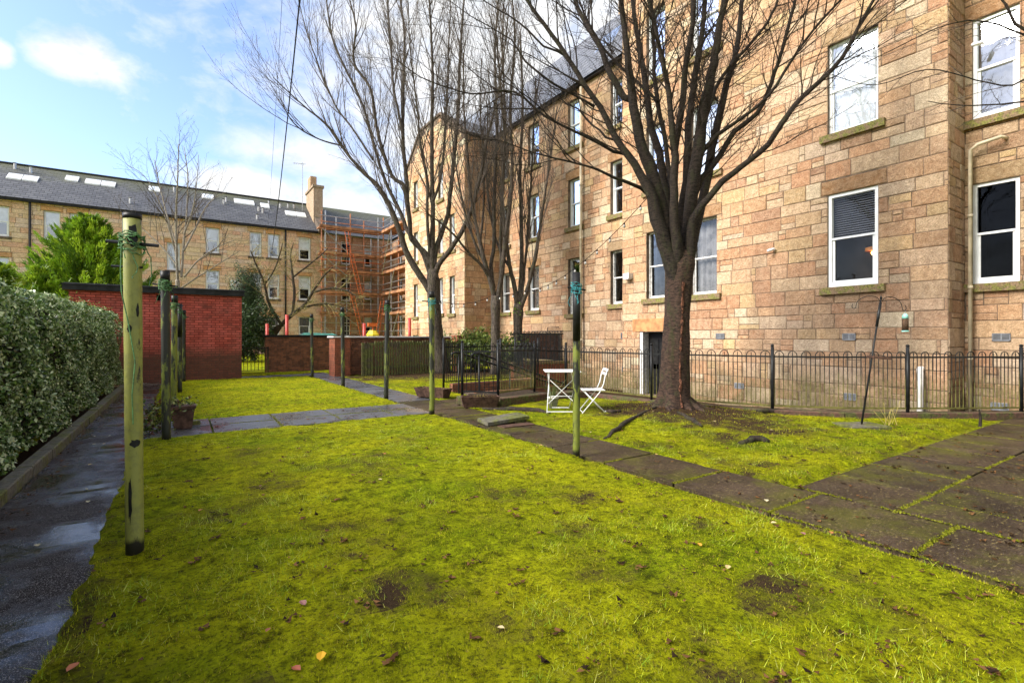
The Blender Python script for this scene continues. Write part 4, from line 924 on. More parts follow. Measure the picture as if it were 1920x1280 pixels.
sh = thing('brick_shed', 'red painted brick shed with a flat black felt roof at the end of the hedge', 'shed', (-.5, 18.3, 0))
hole = (-.62, -.28, 2.44, 2.62)
q = MB(); us = [-2.6, hole[0], hole[1], 1.63]; vs = [-.1, hole[2], hole[3], 2.66]
for i in range(3):
    for j in range(3):
        if i == 1 and j == 1: continue
        q.quad((us[i], 18.3, vs[j]), (us[i+1], 18.3, vs[j]), (us[i+1], 18.3, vs[j+1]), (us[i], 18.3, vs[j+1]))
a, b, c, d = hole
q.quad((a, 18.3, c), (b, 18.3, c), (b, 18.5, c), (a, 18.5, c)); q.quad((a, 18.3, d), (b, 18.3, d), (b, 18.5, d), (a, 18.5, d)); q.quad((a, 18.3, c), (a, 18.3, d), (a, 18.5, d), (a, 18.5, c)); q.quad((b, 18.3, c), (b, 18.3, d), (b, 18.5, d), (b, 18.5, c))
part('brick_front', q, M['painted_brick'], sh)
q = MB(); q.quad((1.63, 18.3, -.1), (1.63, 22.5, -.1), (1.63, 22.5, 2.66), (1.63, 18.3, 2.66)); q.quad((-2.6, 18.3, -.1), (-2.6, 22.5, -.1), (-2.6, 22.5, 2.66), (-2.6, 18.3, 2.66)); part('brick_side', q, M['painted_brick_side'], sh)
q = MB(); q.box((-2.56, 18.5, 2.3), (1.6, 18.52, 2.65)); part('opening_shade', q, M['unlit_inside'], sh)  # dark sheet painted as the shade behind the hole
q = MB(); q.box((-2.72, 18.17, 2.665), (1.70, 22.6, 2.86), bev=.03); q.box((-2.74, 18.15, 2.80), (1.72, 22.62, 2.84)); part('roof', q, M['felt'], sh)

gw = thing('brick_wall', 'dark weathered brick wall between the gate and the brick pier', 'wall', (4.4, 22, 0))
q = MB(); q.add([(2.72, 21.4, -.1), (6.6, 22.2, -.1), (6.6, 22.45, -.1), (2.72, 21.65, -.1), (2.72, 21.4, 1.36), (6.6, 22.2, 1.36), (6.6, 22.45, 1.36), (2.72, 21.65, 1.36)], [(4, 5, 6, 7), (0, 1, 5, 4), (1, 2, 6, 5), (2, 3, 7, 6), (3, 0, 4, 7)]); part('brickwork', q, M['old_brick'], gw)
q = MB(); q.add([(2.66, 21.34, 1.36), (6.6, 22.14, 1.36), (6.6, 22.5, 1.36), (2.66, 21.7, 1.36), (2.66, 21.34, 1.44), (6.6, 22.14, 1.44), (6.6, 22.5, 1.44), (2.66, 21.7, 1.44)], [(4, 5, 6, 7), (0, 1, 5, 4), (1, 2, 6, 5), (2, 3, 7, 6), (3, 0, 4, 7), (3, 2, 1, 0)]); part('coping', q, M['felt'], gw)
bs = thing('bin_store', 'brick bin enclosure with red piers and a moss topped coping', 'wall', (6.6, 17.6, 0))
q = MB(); q.box((4.36, 17.5, -.1), (4.88, 18.3, 1.34)); part('pier', q, M['red_brick'], bs)
q = MB(); q.box((8.97, 17.4, -.1), (9.27, 17.9, 1.42)); part('pier', q, M['red_brick'], bs)
q = MB(); q.box((4.88, 17.95, -.1), (8.97, 18.2, 1.34)); part('brickwork', q, M['old_brick'], bs)
q = MB(); q.box((4.30, 17.44, 1.34), (4.94, 18.32, 1.385)); q.box((4.94, 17.86, 1.34), (8.95, 18.3, 1.39)); part('coping', q, mossy('yellow_moss', (.30, .30, .03), (.34, .36, .03), .7, 6), bs)
sf = thing('slatted_fence', 'weathered timber slat fence standing in front of the bin enclosure', 'fence', (7, 17.2, 0))
r = random.Random(9); n = 34; slm = {}
mossy('slat_timber', (.10, .085, .055), (.14, .16, .04), .6, 5)
q = MB(); q.beam((5.35, 17.12, 1.12), (8.95, 17.12, 1.12), .05, .08); q.beam((5.35, 17.12, .3), (8.95, 17.12, .3), .05, .08); part('rail', q, M['slat_timber'], sf)
q = MB()
for i in range(n):
    x = 5.6+i*.099; q.box((x, 17.05, .02), (x+.055, 17.09, 1.22+r.uniform(-.03, .03)))
for i in range(4): q.box((5.15+i*.1, 17.05-.0*i, .02), (5.235+i*.1, 17.10, 1.16-.03*i))
part('slats', q, M['slat_timber'], sf)
for x in (5.3, 6.5, 7.8, 8.9): q = MB(); q.tube([(x, 17.18, -.05), (x, 17.18, 1.18)], .06, 8); part('post', q, M['wood_brown'], sf)
gt = thing('iron_gate', 'low black iron bar gate between the red shed and the brick wall', 'gate', (2.2, 20.4, 0))
for x in (1.68, 2.7): q = MB(); q.beam((x, 20.6, 0), (x, 20.6, 1.0), .05); part('post', q, M['iron'], gt)
q = MB()
for z in (.12, .95): q.beam((1.7, 20.6, z), (2.7, 20.6, z), .03)
for i in range(8): q.tube([(1.78+i*.12, 20.6, .12), (1.78+i*.12, 20.6, .95)], .011, 5)
part('bars', q, M['iron'], gt)
for i, (px, ytop, ybot) in enumerate(((501, 607, 629), (538, 590, 629), (683, 606, 629), (768, 596, 629))):
    dep = 27; a = at(px, 640, dep); z1 = at(px, ytop, dep).z
    q = MB(); q.tube([(a.x, a.y, 0), (a.x, a.y, z1)], .085, 8); o = part('red_post', q, M['red_paint'], loc=(a.x, a.y, 0), smooth=True)
    tag(o, ['thin red post left of the leaning tree beyond the brick wall', 'tall red post standing in front of the leaning tree', 'red post standing in front of the scaffolding', 'red post at the right end of the scaffolding beside the gabled wing'][i], 'post')
sk = thing('waste_bin', 'large container with a teal lid just showing above the brick wall', 'bin', tuple(at(598, 640, 30)*1.0)[:2]+(0,))
a = at(598, 640, 30); q = MB(); q.box((a.x-1.1, a.y-.6, 0), (a.x+1.1, a.y+.6, 1.38)); part('body', q, M['teal'], sk)
q = MB(); q.add([(a.x-1.2, a.y-.7, 1.38), (a.x+1.2, a.y-.7, 1.38), (a.x+1.2, a.y+.7, 1.38), (a.x-1.2, a.y+.7, 1.38), (a.x-.8, a.y-.3, 1.62), (a.x+.7, a.y-.3, 1.58), (a.x+.7, a.y+.3, 1.58), (a.x-.8, a.y+.3, 1.62)], [(0, 1, 2, 3), (4, 5, 6, 7), (0, 1, 5, 4), (1, 2, 6, 5), (2, 3, 7, 6), (3, 0, 4, 7)]); part('lid', q, simple('teal_lid', (.10, .36, .27), .5), sk)
a = at(699, 622, 40); ys_ = thing('rubble_chute', 'small yellow plastic hopper at the foot of the orange ladder', 'hopper', (a.x, a.y, 0))
q = MB(); q.tube([(a.x, a.y, 0), (a.x, a.y, 1.0), (a.x, a.y, 1.55), (a.x, a.y, 1.9)], [.3, .35, .5, .28], 8); part('body', q, M['yellow'], ys_); q = MB(); q.box((a.x-.4, a.y-.1, 2.2), (a.x+.35, a.y+.1, 2.5)); q.tube([(a.x, a.y, 1.85), (a.x, a.y, 2.25)], .05, 6); part('hood', q, M['orange_paint'], ys_)

# ------------------------------------------------------------------ clothes poles
def pole(x, y, h, rad, mat, label, bar=.16, ang=-.58, ropes=1, cap=.12, seed=0, blotch=()):
    r = random.Random(seed); t = thing('clothes_pole', label, 'clothes pole', (x, y, 0), 'clothes poles standing in two rows'); q = MB(); lx, ly = r.uniform(-.012, .012)*h, r.uniform(-.012, .012)*h
    rad *= .84; N = 12; q.tube([(x+lx*i/N, y+ly*i/N, -.05+(h+.05)*i/N) for i in range(N+1)], [rad*(1+r.uniform(-.02, .02)) for _ in range(N+1)], 20); part('post', q, M[mat], t, True)
    q = MB(); q.tube([(x+lx, y+ly, h-cap), (x+lx, y+ly, h+.012)], rad*1.05, 20); part('black_band', q, M['black_paint'], t, True)
    zb = h-.17; c, s = math.cos(ang), math.sin(ang); px, py = x+lx, y+ly
    q = MB(); q.tube([(px-c*bar, py-s*bar, zb+.015), (px+c*bar, py+s*bar, zb-.015)], .010, 6); q.tube([(px+s*.0-c*bar*.8, py-s*bar*.8, zb-.14), (px+c*bar*.4, py+s*bar*.4, zb-.15)], .007, 6) if cap < .05 else None
    part('cross_bar', q, M['black_paint'], t)
    q = MB()
    for k in range(9*ropes):                               # loops of old line knotted round the bar
        n = 18; ph = r.uniform(0, 6.28); z0 = zb+r.uniform(-.05, .04); tilt = r.uniform(-.05, .05); rr_ = rad*1.08+.004+r.random()*.012
        q.tube([(px+math.cos(ph+6.28*i/n)*(rr_+.012*math.sin(i*2.1+k)), py+math.sin(ph+6.28*i/n)*(rr_+.012*math.cos(i*1.7+k)), z0+tilt*math.sin(6.28*i/n)+.006*math.sin(i*3+k)) for i in range(n+1)], .0035, 4)
    for k in range(4):
        a_ = ph+k*1.5; e = Vector((px+math.cos(a_)*(rad+.02), py+math.sin(a_)*(rad+.02), zb)); pts = [e]
        for i in range(7): pts.append(pts[-1]+Vector((r.uniform(-.02, .02), r.uniform(-.02, .02), -r.uniform(.01, .05))))
        q.tube(pts, .003, 4)
    part('clothes_line', q, M['blue_rope' if seed % 3 == 1 else 'rope'], t)
    for (az, z, w_, h_) in blotch:                            # patches where the coating has flaked off
        q = MB(); m_ = 14; P = [(x+lx*z/h+math.cos(az)*rad*1.02, y+ly*z/h+math.sin(az)*rad*1.02, z)]; jr = [.6+.5*r.random() for _ in range(m_)]
        for ring in (.33, .66, 1):
            for i in range(m_):
                tt = 6.28318*i/m_; aa = az+math.cos(tt)*w_/2/rad*ring*jr[i]; P.append((x+lx*z/h+math.cos(aa)*rad*1.02, y+ly*z/h+math.sin(aa)*rad*1.02, z+math.sin(tt)*h_/2*ring*jr[(i*5) % m_]))
        F_ = [(0, 1+i, 1+(i+1) % m_) for i in range(m_)]
        for g_i in (0, 1): F_ += [(1+g_i*m_+i, 1+g_i*m_+(i+1) % m_, 1+(g_i+1)*m_+(i+1) % m_, 1+(g_i+1)*m_+i) for i in range(m_)]
        q.add(P, F_); part('flaked_patch', q, M['black_paint'], t)
    return t
p1 = pole(-.24, 3.87, 2.10, .056, 'pole_clean', 'thick yellow green clothes pole nearest the camera beside the wet path', seed=1+2, cap=.02, blotch=((-1.35, .70, .07, .06), (-1.9, 1.40, .03, .06), (-1.0, 1.52, .02, .10), (-1.5, 1.98, .06, .15), (-2.0, .35, .025, .3)))
q = MB(); P = [(-.30, 3.80, 1.92), (-.305, 3.802, 1.75), (-.30, 3.80, 1.62), (-.27, 3.805, 1.45), (-.235, 3.808, 1.2), (-.25, 3.808, 1.0), (-.245, 3.81, .82)]; q.tube(P, .0035, 5); part('loose_line', q, M['rope'], p1)
pole(-.16, 7.83, 2.19, .060, 'pole_dark', 'dark mossy clothes pole beside the leafy brown planter', seed=3, ropes=2)
pole(-.12, 11.3, 2.12, .060, 'pole_moss', 'mossy clothes pole third in the left row, just past the planter', seed=6)
pole(-.03, 14.6, 2.15, .058, 'pole_dark', 'clothes pole fourth in the left row with a tall black top', seed=9, cap=.8)
pole(.06, 18.0, 2.15, .060, 'pole_dark', 'farthest clothes pole of the left row against the red shed', seed=12)
pole(3.69, 4.26, 2.06, .048, 'pole_moss', 'green clothes pole with a black top half next to the white table', seed=4, bar=.10, cap=.75)
pole(3.62, 7.97, 2.13, .055, 'pole_moss', 'clothes pole at the path corner with blue line tied to its top', seed=7, bar=.17, cap=.10)
pole(3.66, 10.41, 2.13, .058, 'pole_dark', 'dark clothes pole rising before the scaffolding at the slab path edge', seed=15, bar=.15)
pole(3.67, 13.85, 2.15, .060, 'pole_dark', 'clothes pole with green rope in front of the red brick pier', seed=18, bar=.12)
pole(3.63, 17.5, 2.11, .058, 'pole_dark', 'farthest clothes pole of the right row before the dark brick wall', seed=21, bar=.12)

# ------------------------------------------------------------------ hooped railings
ir = thing('iron_railing', 'black hooped iron railing curving on its kerb in front of the tenement', 'railing', (8.5, 4.7, 0))
def zb_(i): return .17 if i == 0 else (.14 if i == 1 else .105)
posts = [0, 1, 2, 4, 6, 8, 10]
# posts at every second bend
for i in posts:
    x, y = FEN[i]; z = zb_(i); q = MB(); q.tube([(x, y, z-.05), (x, y, z+1.08)], .027, 10); q.tube([(x, y, z+1.08), (x, y, z+1.095), (x, y, z+1.11), (x, y, z+1.125)], [.015, .03, .03, .012], 10); part('post', q, M['iron_black'], ir, True)
def hoops(mb, A, B, za, zb, pitch=.215):
    A = Vector((*A, 0)); B = Vector((*B, 0)); d = B-A; L = d.length; d.normalize(); n = max(2, round(L/pitch)); p = L/n; w = p*.66
    mb.beam(A+Vector((0, 0, za+.91)), B+Vector((0, 0, zb+.91)), .012, .028); mb.beam(A+Vector((0, 0, za+.06)), B+Vector((0, 0, zb+.06)), .012, .028)
    for i in range(n):
        c = A+d*(p*(i+.5)); z = za+(zb-za)*(i+.5)/n; pts = [c-d*w/2+Vector((0, 0, z+.06)), c-d*w/2+Vector((0, 0, z+.93))]
        for k in range(1, 8): a = math.pi-math.pi*k/8; pts.append(c+d*(w/2*math.cos(a))+Vector((0, 0, z+.93+w/2*1.1*math.sin(a))))
        pts += [c+d*w/2+Vector((0, 0, z+.93)), c+d*w/2+Vector((0, 0, z+.06))]
        mb.tube(pts, .0075, 5); mb.tube([c+Vector((0, 0, z+.06)), c+Vector((0, 0, z+.97)), c+Vector((0, 0, z+.995))], [.0075, .0075, .002], 5)
for a, b in zip(posts[:-1], posts[1:]):
    q = MB()
    for i in range(a, b): hoops(q, FEN[i], FEN[i+1], zb_(i), zb_(i+1))
    part('hooped_panel', q, M['iron'], ir)
q = MB(); hoops(q, FEN[10], FEN[11], .105, .105); part('hooped_panel', q, M['iron'], ir)
A_, B_ = (4.82, 9.12), FEN[0]
x, y = A_; q = MB(); q.tube([(x, y, .12), (x, y, 1.24)], .028, 10); q.tube([(x, y, 1.24), (x, y, 1.26), (x, y, 1.28)], [.015, .03, .01], 10); part('post', q, M['iron_black'], ir, True)
q = MB(); A3 = Vector((*A_, 0)); B3 = Vector((*B_, 0))
for z in (.24, 1.06): q.beam(A3+Vector((0, 0, z)), B3+Vector((0, 0, z)), .03, .03)
for i in range(1, 8): p = A3.lerp(B3, i/8); q.tube([p+Vector((0, 0, .24)), p+Vector((0, 0, 1.06))], .007, 5)
part('bar_panel', q, M['iron_black'], ir)
# far side railing of the steps and thick handrails
fr_ = thing('stair_railing', 'black hooped railing along the far side of the sunken steps', 'railing', (7, 11.05, 0))
pp = [(5.35, 11.1), (7.0, 11.1), (8.3, 11.2), (8.3, 12.35)]
for (x, y) in pp: q = MB(); q.tube([(x, y, .1), (x, y, 1.33)], .027, 8); part('post', q, M['iron_black'], fr_, True)
for a, b in zip(pp[:-1], pp[1:]): q = MB(); hoops(q, a, b, .2, .2, .16); part('hooped_panel', q, M['iron_black'], fr_)
q = MB(); hoops(q, (8.3, 12.43), (10.2, 12.43), .55, .55, .16); hoops(q, (10.2, 12.43), (10.2, 15.5), .55, .55, .16); part('hooped_panel', q, M['iron_black'], fr_)
hr = thing('handrail', 'pair of thick black handrails sloping down the steps', 'handrail', (6.5, 10.3, 0))
for y, xa in ((10.72, 5.45), (10.0, 5.6)):
    q = MB(); s_ = Vector((xa, y, .98)); q.tube([s_+Vector((-.05, 0, -.09)), s_+Vector((-.06, 0, -.02)), s_, s_+Vector((.12, 0, 0)), Vector((8.6, y, -.02+.05)), Vector((8.8, y, .02))], .026, 8); part('rail', q, M['iron_black'], hr, True)
    for x in (xa+.12, xa+1.6, 8.2): zt = .98-(x-xa)*.29; q = MB(); q.tube([(x, y, -.6), (x, y, zt)], .02, 8); part('upright', q, M['iron_black'], hr, True)

# ------------------------------------------------------------------ garden things
def trough(x, y, ang, L, lbl, plant=True, seed=0):
    t = thing('trough_planter', lbl, 'planter', (x, y, 0)); q = MB(); c, s = math.cos(ang), math.sin(ang); T = lambda u, v, z: (x+u*c-v*s, y+u*s+v*c, z)
    w0, w1, h, l0, l1, e = .10, .155, .235, L/2-.05, L/2, .025; z0 = .035
    q.add([T(-l0, -w0, z0), T(l0, -w0, z0), T(l0, w0, z0), T(-l0, w0, z0), T(-l1, -w1, h), T(l1, -w1, h), T(l1, w1, h), T(-l1, w1, h), T(-l1+e, -w1+e, h), T(l1-e, -w1+e, h), T(l1-e, w1-e, h), T(-l1+e, w1-e, h), T(-l1+e, -w1+e, h-.07), T(l1-e, -w1+e, h-.07), T(l1-e, w1-e, h-.07), T(-l1+e, w1-e, h-.07)],
          [(3, 2, 1, 0), (0, 1, 5, 4), (1, 2, 6, 5), (2, 3, 7, 6), (3, 0, 4, 7), (4, 5, 9, 8), (5, 6, 10, 9), (6, 7, 11, 10), (7, 4, 8, 11), (8, 9, 13, 12), (9, 10, 14, 13), (10, 11, 15, 14), (11, 8, 12, 15)]); part('tub', q, M['wood_brown'], t)
    q = MB(); q.add([T(-l1+e, -w1+e, h-.05), T(l1-e, -w1+e, h-.05), T(l1-e, w1-e, h-.05), T(-l1+e, w1-e, h-.05)], [(0, 1, 2, 3)]); part('soil', q, M['soil'], t)
    for u in (-l0+.06, l0-.06): q = MB(); a, b = T(u, -w0+.01, 0), T(u, w0-.01, 0); q.beam((a[0], a[1], .018), (b[0], b[1], .018), .05, .034); part('foot', q, M['wood_brown'], t)
    if plant:
        rs = np.random.RandomState(seed); P = np.array([T(rs.uniform(-l1+.1, l1-.1), rs.uniform(-.06, .06), h-.06) for _ in range(60)], dtype=np.float32); blades('dead_stems', P, .06, .12, .006, [(.45, .38, .12), (.28, .25, .06)], 1.4, t, 'blade', seed)
trough(4.62, 10.12, -1.15, .85, 'brown trough planter at the bend of the slab path, partly behind a pole', seed=1)
trough(4.72, 8.22, -.42, .72, 'brown trough planter with dry stems in front of the ramp kerb', seed=2)
bp = thing('square_planter', 'brown square planter overflowing with ivy beside the left clothes poles', 'planter', (.02, 8.85, 0)); q = MB()
def frus(mb, x, y, a, b, z0, z1): mb.add([(x-a, y-a, z0), (x+a, y-a, z0), (x+a, y+a, z0), (x-a, y+a, z0), (x-b, y-b, z1), (x+b, y-b, z1), (x+b, y+b, z1), (x-b, y+b, z1)], [(3, 2, 1, 0), (4, 5, 6, 7), (0, 1, 5, 4), (1, 2, 6, 5), (2, 3, 7, 6), (3, 0, 4, 7)])
frus(q, .02, 8.85, .11, .15, .012, .34); q.box((-.14, 8.69, .30), (.18, 9.01, .345)); part('tub', q, M['wood_brown'], bp)
def leafcloud(name, cen, siz, cols, mat, parent=None, seed=0, nrm=None, aspect=.6, loc=None):
    """cen (n,3) leaf centres; folded four cornered leaves"""
    rs = np.random.RandomState(seed); n = len(cen); d = rs.normal(size=(n, 3)); 
    if nrm is not None: d = d*.75+nrm
    d /= np.linalg.norm(d, axis=1)[:, None]+1e-9; u = np.cross(d, rs.normal(size=(n, 3))); u /= np.linalg.norm(u, axis=1)[:, None]+1e-9; v = np.cross(d, u)
    s = (siz*(.6+.8*rs.rand(n)))[:, None] if not hasattr(siz, 'shape') else siz[:, None]
    V = np.zeros((n, 4, 3), dtype=np.float32); V[:, 0] = cen-u*s*.5; V[:, 1] = cen-v*s*.5*aspect+d*s*.12; V[:, 2] = cen+u*s*.55; V[:, 3] = cen+v*s*.5*aspect+d*s*.12
    cols = np.array(cols); C = cols[rs.randint(0, len(cols), n)]*rs.uniform(.7, 1.25, (n, 1))
    return npmesh(name, V.reshape(-1, 3), np.arange(n*4).reshape(-1, 4), C, M[mat], parent, loc)
rs = np.random.RandomState(3); c = np.concatenate([rs.normal((-.30, 8.75, .22), (.11, .10, .10), (420, 3)), rs.normal((-.05, 8.85, .38), (.12, .12, .05), (220, 3)), rs.normal((-.36, 8.6, .10), (.10, .1, .05), (160, 3))]); c[:, 2] = np.maximum(c[:, 2], .02)
leafcloud('ivy_leaves', c.astype(np.float32), .05, [(.05, .09, .015), (.14, .17, .03), (.26, .28, .10), (.08, .10, .02), (.09, .04, .02)], 'foliage', bp, 1)
q = MB(); 
for i in range(14): a = Vector((-.02, 8.85, .32)); b = Vector((rr.uniform(-.5, .1), rr.uniform(8.55, 9.0), rr.uniform(.05, .4))); q.tube([a, a.lerp(b, .5)+Vector((0, 0, .08)), b], .004, 4)
part('stems', q, M['twig_bark'], bp)
q = MB(); p = gnd(356, 797); q.box((p.x-.13, p.y-.08, .012), (p.x+.13, p.y+.06, .075), bev=.008, rz=.1); tag(part('loose_block', q, M['slab_stone'], loc=tuple(p)), 'small dark stone block on the wet slabs beside the ivy planter', 'stone')
# loose slab propped up on the path
ss = thing('loose_slab', 'grey paving slab propped up on a brick at the edge of the brown path', 'slab', (4.15, 6.65, 0))
q = MB(); c = (4.2, 6.62); P = []
for (u, v, z) in ((-.46, -.20, .02), (.42, -.26, .07), (.48, .14, .075), (-.40, .20, .03)): P.append((c[0]+u*.82, c[1]+v, z))
q.add([(x, y, z) for x, y, z in P]+[(x, y, z+.05) for x, y, z in P], [(3, 2, 1, 0), (4, 5, 6, 7), (0, 1, 5, 4), (1, 2, 6, 5), (2, 3, 7, 6), (3, 0, 4, 7)]); part('slab', q, M['slab_stone'], ss)
q = MB(); q.box((4.3, 6.4, .0), (4.52, 6.5, .088)); part('brick', q, M['kerb_stone'], ss)
q = MB(); q.box((3.95, 6.15, .012), (4.5, 6.35, .028)); part('board', q, M['wood_brown'], ss)
# roots and rotten wood by the tree
rt = [((905, 766), (960, 768), (1010, 771), (1040, 776)), ((1130, 772), (1150, 778), (1170, 776)), ((1230, 776), (1180, 790), (1150, 812), (1130, 825)), ((1270, 785), (1300, 795), (1322, 806)), ((1385, 832), (1420, 826), (1455, 829)), ((1420, 778), (1455, 775), (1495, 778))]
for i, pl in enumerate(rt):
    q = MB(); P = []
    for j, (px, py) in enumerate(pl):
        g = gnd(px, py, .03); P.append(Vector((g.x, g.y, max(surf(g.x, g.y), 0)+.012)))
    PP = []
    for a, b in zip(P[:-1], P[1:]):
        for k in range(4): PP.append(a.lerp(b, k/4)+Vector((rr.uniform(-.02, .02), rr.uniform(-.02, .02), rr.uniform(-.008, .012))))
    n = len(PP); big = .05 if i in (0, 4, 5) else .035
    q.tube(PP, [big*(.35+.65*math.sin(math.pi*(k+.6)/(n+.2))) for k in range(n)], 8, wob=.5, rnd=rr)
    o = part('tree_root' if i != 4 else 'rotten_log', q, M['dark_bark'], loc=tuple(P[0]), smooth=True)
    tag(o, ['surface root running through the grass before the trough planter', 'short root hump beneath the white chair', 'dark root curving from the big tree towards the brown path', 'root stub spreading right of the big tree base', 'dark piece of rotten wood lying in the right lawn', 'grey root hump against the railing kerb'][i], 'root' if i != 4 else 'log')
# buttress roots spreading from the foot of the big tree
q = MB(); r = random.Random(6)
for i in range(9):
    a = i*.70+r.uniform(-.15, .15); L = r.uniform(.32, .62); w0 = r.uniform(.045, .075); pts = []; rd = []
    for k in range(9):
        u = k/8; d_ = .14+L*u; aa = a+.25*math.sin(u*3+i); x, y = TREE.x+math.cos(aa)*d_, TREE.y+math.sin(aa)*d_
        pts.append(Vector((x, y, max(surf(x, y), .0 if not inside(x, y, AREA) else .02)+.24*(1-u)**4+.015-.03*u))); rd.append(w0*(1-u)**.7+.008)
    if any(inside(p.x, p.y, AREA) for p in pts[3:]): pts = pts[:5]; rd = rd[:5]
    q.tube(pts, rd, 8, wob=.35, rnd=r)
TREE_ROOTS = q
# folding table and chair
def leg(mb, a, b, rr_=.009): mb.tube([a, b], rr_, 6)
p = at(1053, 757, 8.9); tx, ty, tz = p.x, p.y, .04; ux, uy = RT; vx, vy = FW
def L3(u, v, z): return (tx+u*ux+v*vx, ty+u*uy+v*vy, z)
tb = thing('folding_table', 'small white metal folding table standing by the railings', 'table', (tx, ty, tz))
TH = .745; hw = .31
q = MB(); q.add([L3(-hw, -.3, TH), L3(hw, -.3, TH), L3(hw, .3, TH), L3(-hw, .3, TH), L3(-hw, -.3, TH+.014), L3(hw, -.3, TH+.014), L3(hw, .3, TH+.014), L3(-hw, .3, TH+.014)], [(3, 2, 1, 0), (4, 5, 6, 7), (0, 1, 5, 4), (1, 2, 6, 5), (2, 3, 7, 6), (3, 0, 4, 7)]); part('table_top', q, M['white_paint'], tb)
for a, b in (((-.26, -.25, TH), (-.16, .24, tz)), ((-.20, .25, TH), (-.28, -.27, tz)), ((.26, -.25, TH), (.16, .24, tz)), ((.20, .25, TH), (.28, -.27, tz))):
    m_ = (a[0]*.75+b[0]*.25-.05*(1 if a[0] < 0 else -1)*0, a[1]*.7+b[1]*.3, a[2]*.7+b[2]*.3); q = MB(); q.tube([L3(*a), L3(*m_), L3(*b)], .009, 6); part('leg', q, M['white_paint'], tb, True)
q = MB(); leg(q, L3(-.16, .24, tz+.02), L3(.16, .24, tz+.02)); leg(q, L3(-.28, -.27, tz+.02), L3(.28, -.27, tz+.02)); leg(q, L3(-.20, .05, .58), L3(.24, -.1, .18), .007); leg(q, L3(.20, .05, .58), L3(-.24, -.1, .18), .007); leg(q, L3(-.2, .15, .28), L3(.2, .15, .28), .007); part('brace', q, M['white_paint'], tb)
p = at(1110, 757, 8.75); tx, ty = p.x, p.y
ch = thing('folding_chair', 'white folding garden chair facing the table in front of the railings', 'chair', (tx, ty, tz))
for v in (-.19, .19):
    q = MB(); q.tube([L3(-.20, v, tz), L3(.10, v, .40), L3(.17, v, .55), L3(.20, v, .70), L3(.24, v, .80)], .010, 6); part('back_leg', q, M['white_paint'], ch, True)
    q = MB(); q.tube([L3(.21, v*.9, tz), L3(-.18, v*.9, .44)], .010, 6); part('front_leg', q, M['white_paint'], ch, True)
q = MB()
for i in range(5): u = -.2+i*.082; q.add([L3(u, -.2, .435), L3(u+.066, -.2, .435), L3(u+.066, .2, .435), L3(u, .2, .435), L3(u, -.2, .447), L3(u+.066, -.2, .447), L3(u+.066, .2, .447), L3(u, .2, .447)], [(3, 2, 1, 0), (4, 5, 6, 7), (0, 1, 5, 4), (1, 2, 6, 5), (2, 3, 7, 6), (3, 0, 4, 7)])
part('seat', q, M['white_paint'], ch)
q = MB()
for (za, zc, ua) in ((.70, .735, .205), (.765, .805, .23)): q.add([L3(ua, -.2, za), L3(ua+.012, -.2, zc), L3(ua+.012, .2, zc), L3(ua, .2, za), L3(ua+.01, -.2, za), L3(ua+.022, -.2, zc), L3(ua+.022, .2, zc), L3(ua+.01, .2, za)], [(0, 1, 2, 3), (4, 5, 6, 7), (0, 1, 5, 4), (3, 2, 6, 7), (1, 2, 6, 5), (0, 3, 7, 4)])
part('backrest', q, M['white_paint'], ch)
q = MB(); leg(q, L3(.21, -.17, tz+.03), L3(.21, .17, tz+.03), .007); leg(q, L3(-.2, -.19, tz+.03), L3(-.2, .19, tz+.03), .007); part('stretcher', q, M['white_paint'], ch)
p = at(1037, 750, 9.3); pt = thing('plant_pot', 'pale plant pot with a spiky plant under the white table', 'plant pot', (p.x, p.y, .03))
q = MB(); q.tube([(p.x, p.y, .03), (p.x, p.y, .21), (p.x, p.y, .215), (p.x, p.y, .24)], [.07, .10, .11, .11], 14); part('pot', q, M['pot'], pt, True)
rs = np.random.RandomState(4); blades('spiky_leaves', np.array([(p.x+rs.normal(0, .03), p.y+rs.normal(0, .03), .22) for _ in range(40)], dtype=np.float32), .2, .34, .022, [(.16, .20, .06), (.28, .30, .14), (.09, .12, .03)], .9, pt, 'blade', 4)
# bird feeder station
g = gnd(1614, 798, .03); T_ = at(1652, 560, g.dot(Vector((*FW, 0)))+.1); bf = thing('bird_feeder_pole', 'leaning dark metal bird feeder pole with curled hooks before the railings', 'bird feeder', (g.x, g.y, .02))
q = MB(); q.tube([g-Vector((0, 0, .05)), T_], [.014, .012], 8); q.tube([T_, T_+Vector((0, 0, .035)), T_+Vector((0, 0, .06))], [.018, .010, .002], 8); q.tube([g.lerp(T_, .78), g.lerp(T_, .97)], .019, 8); part('pole', q, M['iron_black'], bf, True)
ax = Vector((RT[0], RT[1], 0))
def hook(sg, L=.34):
    q = MB(); P = []; t0 = T_-Vector((0, 0, .04))
    for i in range(11): a = math.pi*i/10; P.append(t0+ax*sg*(.02+L*.5*(1-math.cos(a)))+Vector((0, 0, .10*math.sin(a)*1.15-.10*i/10*(1 if sg > 0 else .7))))
    e = P[-1]; cc = e+ax*sg*(.03)
    for i in range(1, 12): a = math.pi-(-1)*sg*0+math.pi*1.35*i/11; P.append(cc+ax*sg*(-.03*math.cos(a-math.pi))+Vector((0, 0, -.032*math.sin(a-math.pi)*1.2)))
    q.tube(P, .005, 6); part('hook', q, M['iron_black'], bf, True); return cc
hook(-1, .36); e = hook(1, .30)
s_ = g.lerp(T_, .53); q = MB(); q.beam(s_-ax*.02+Vector((0, 0, .02)), s_+ax*.24-Vector((0, 0, .005)), .16, .035); part('tray', q, M['wood_brown'], bf)
q = MB(); q.tube([s_+Vector((0, 0, .06)), s_+ax*.2+Vector((0, 0, .03))], .006, 5); part('tray_arm', q, M['iron_black'], bf)
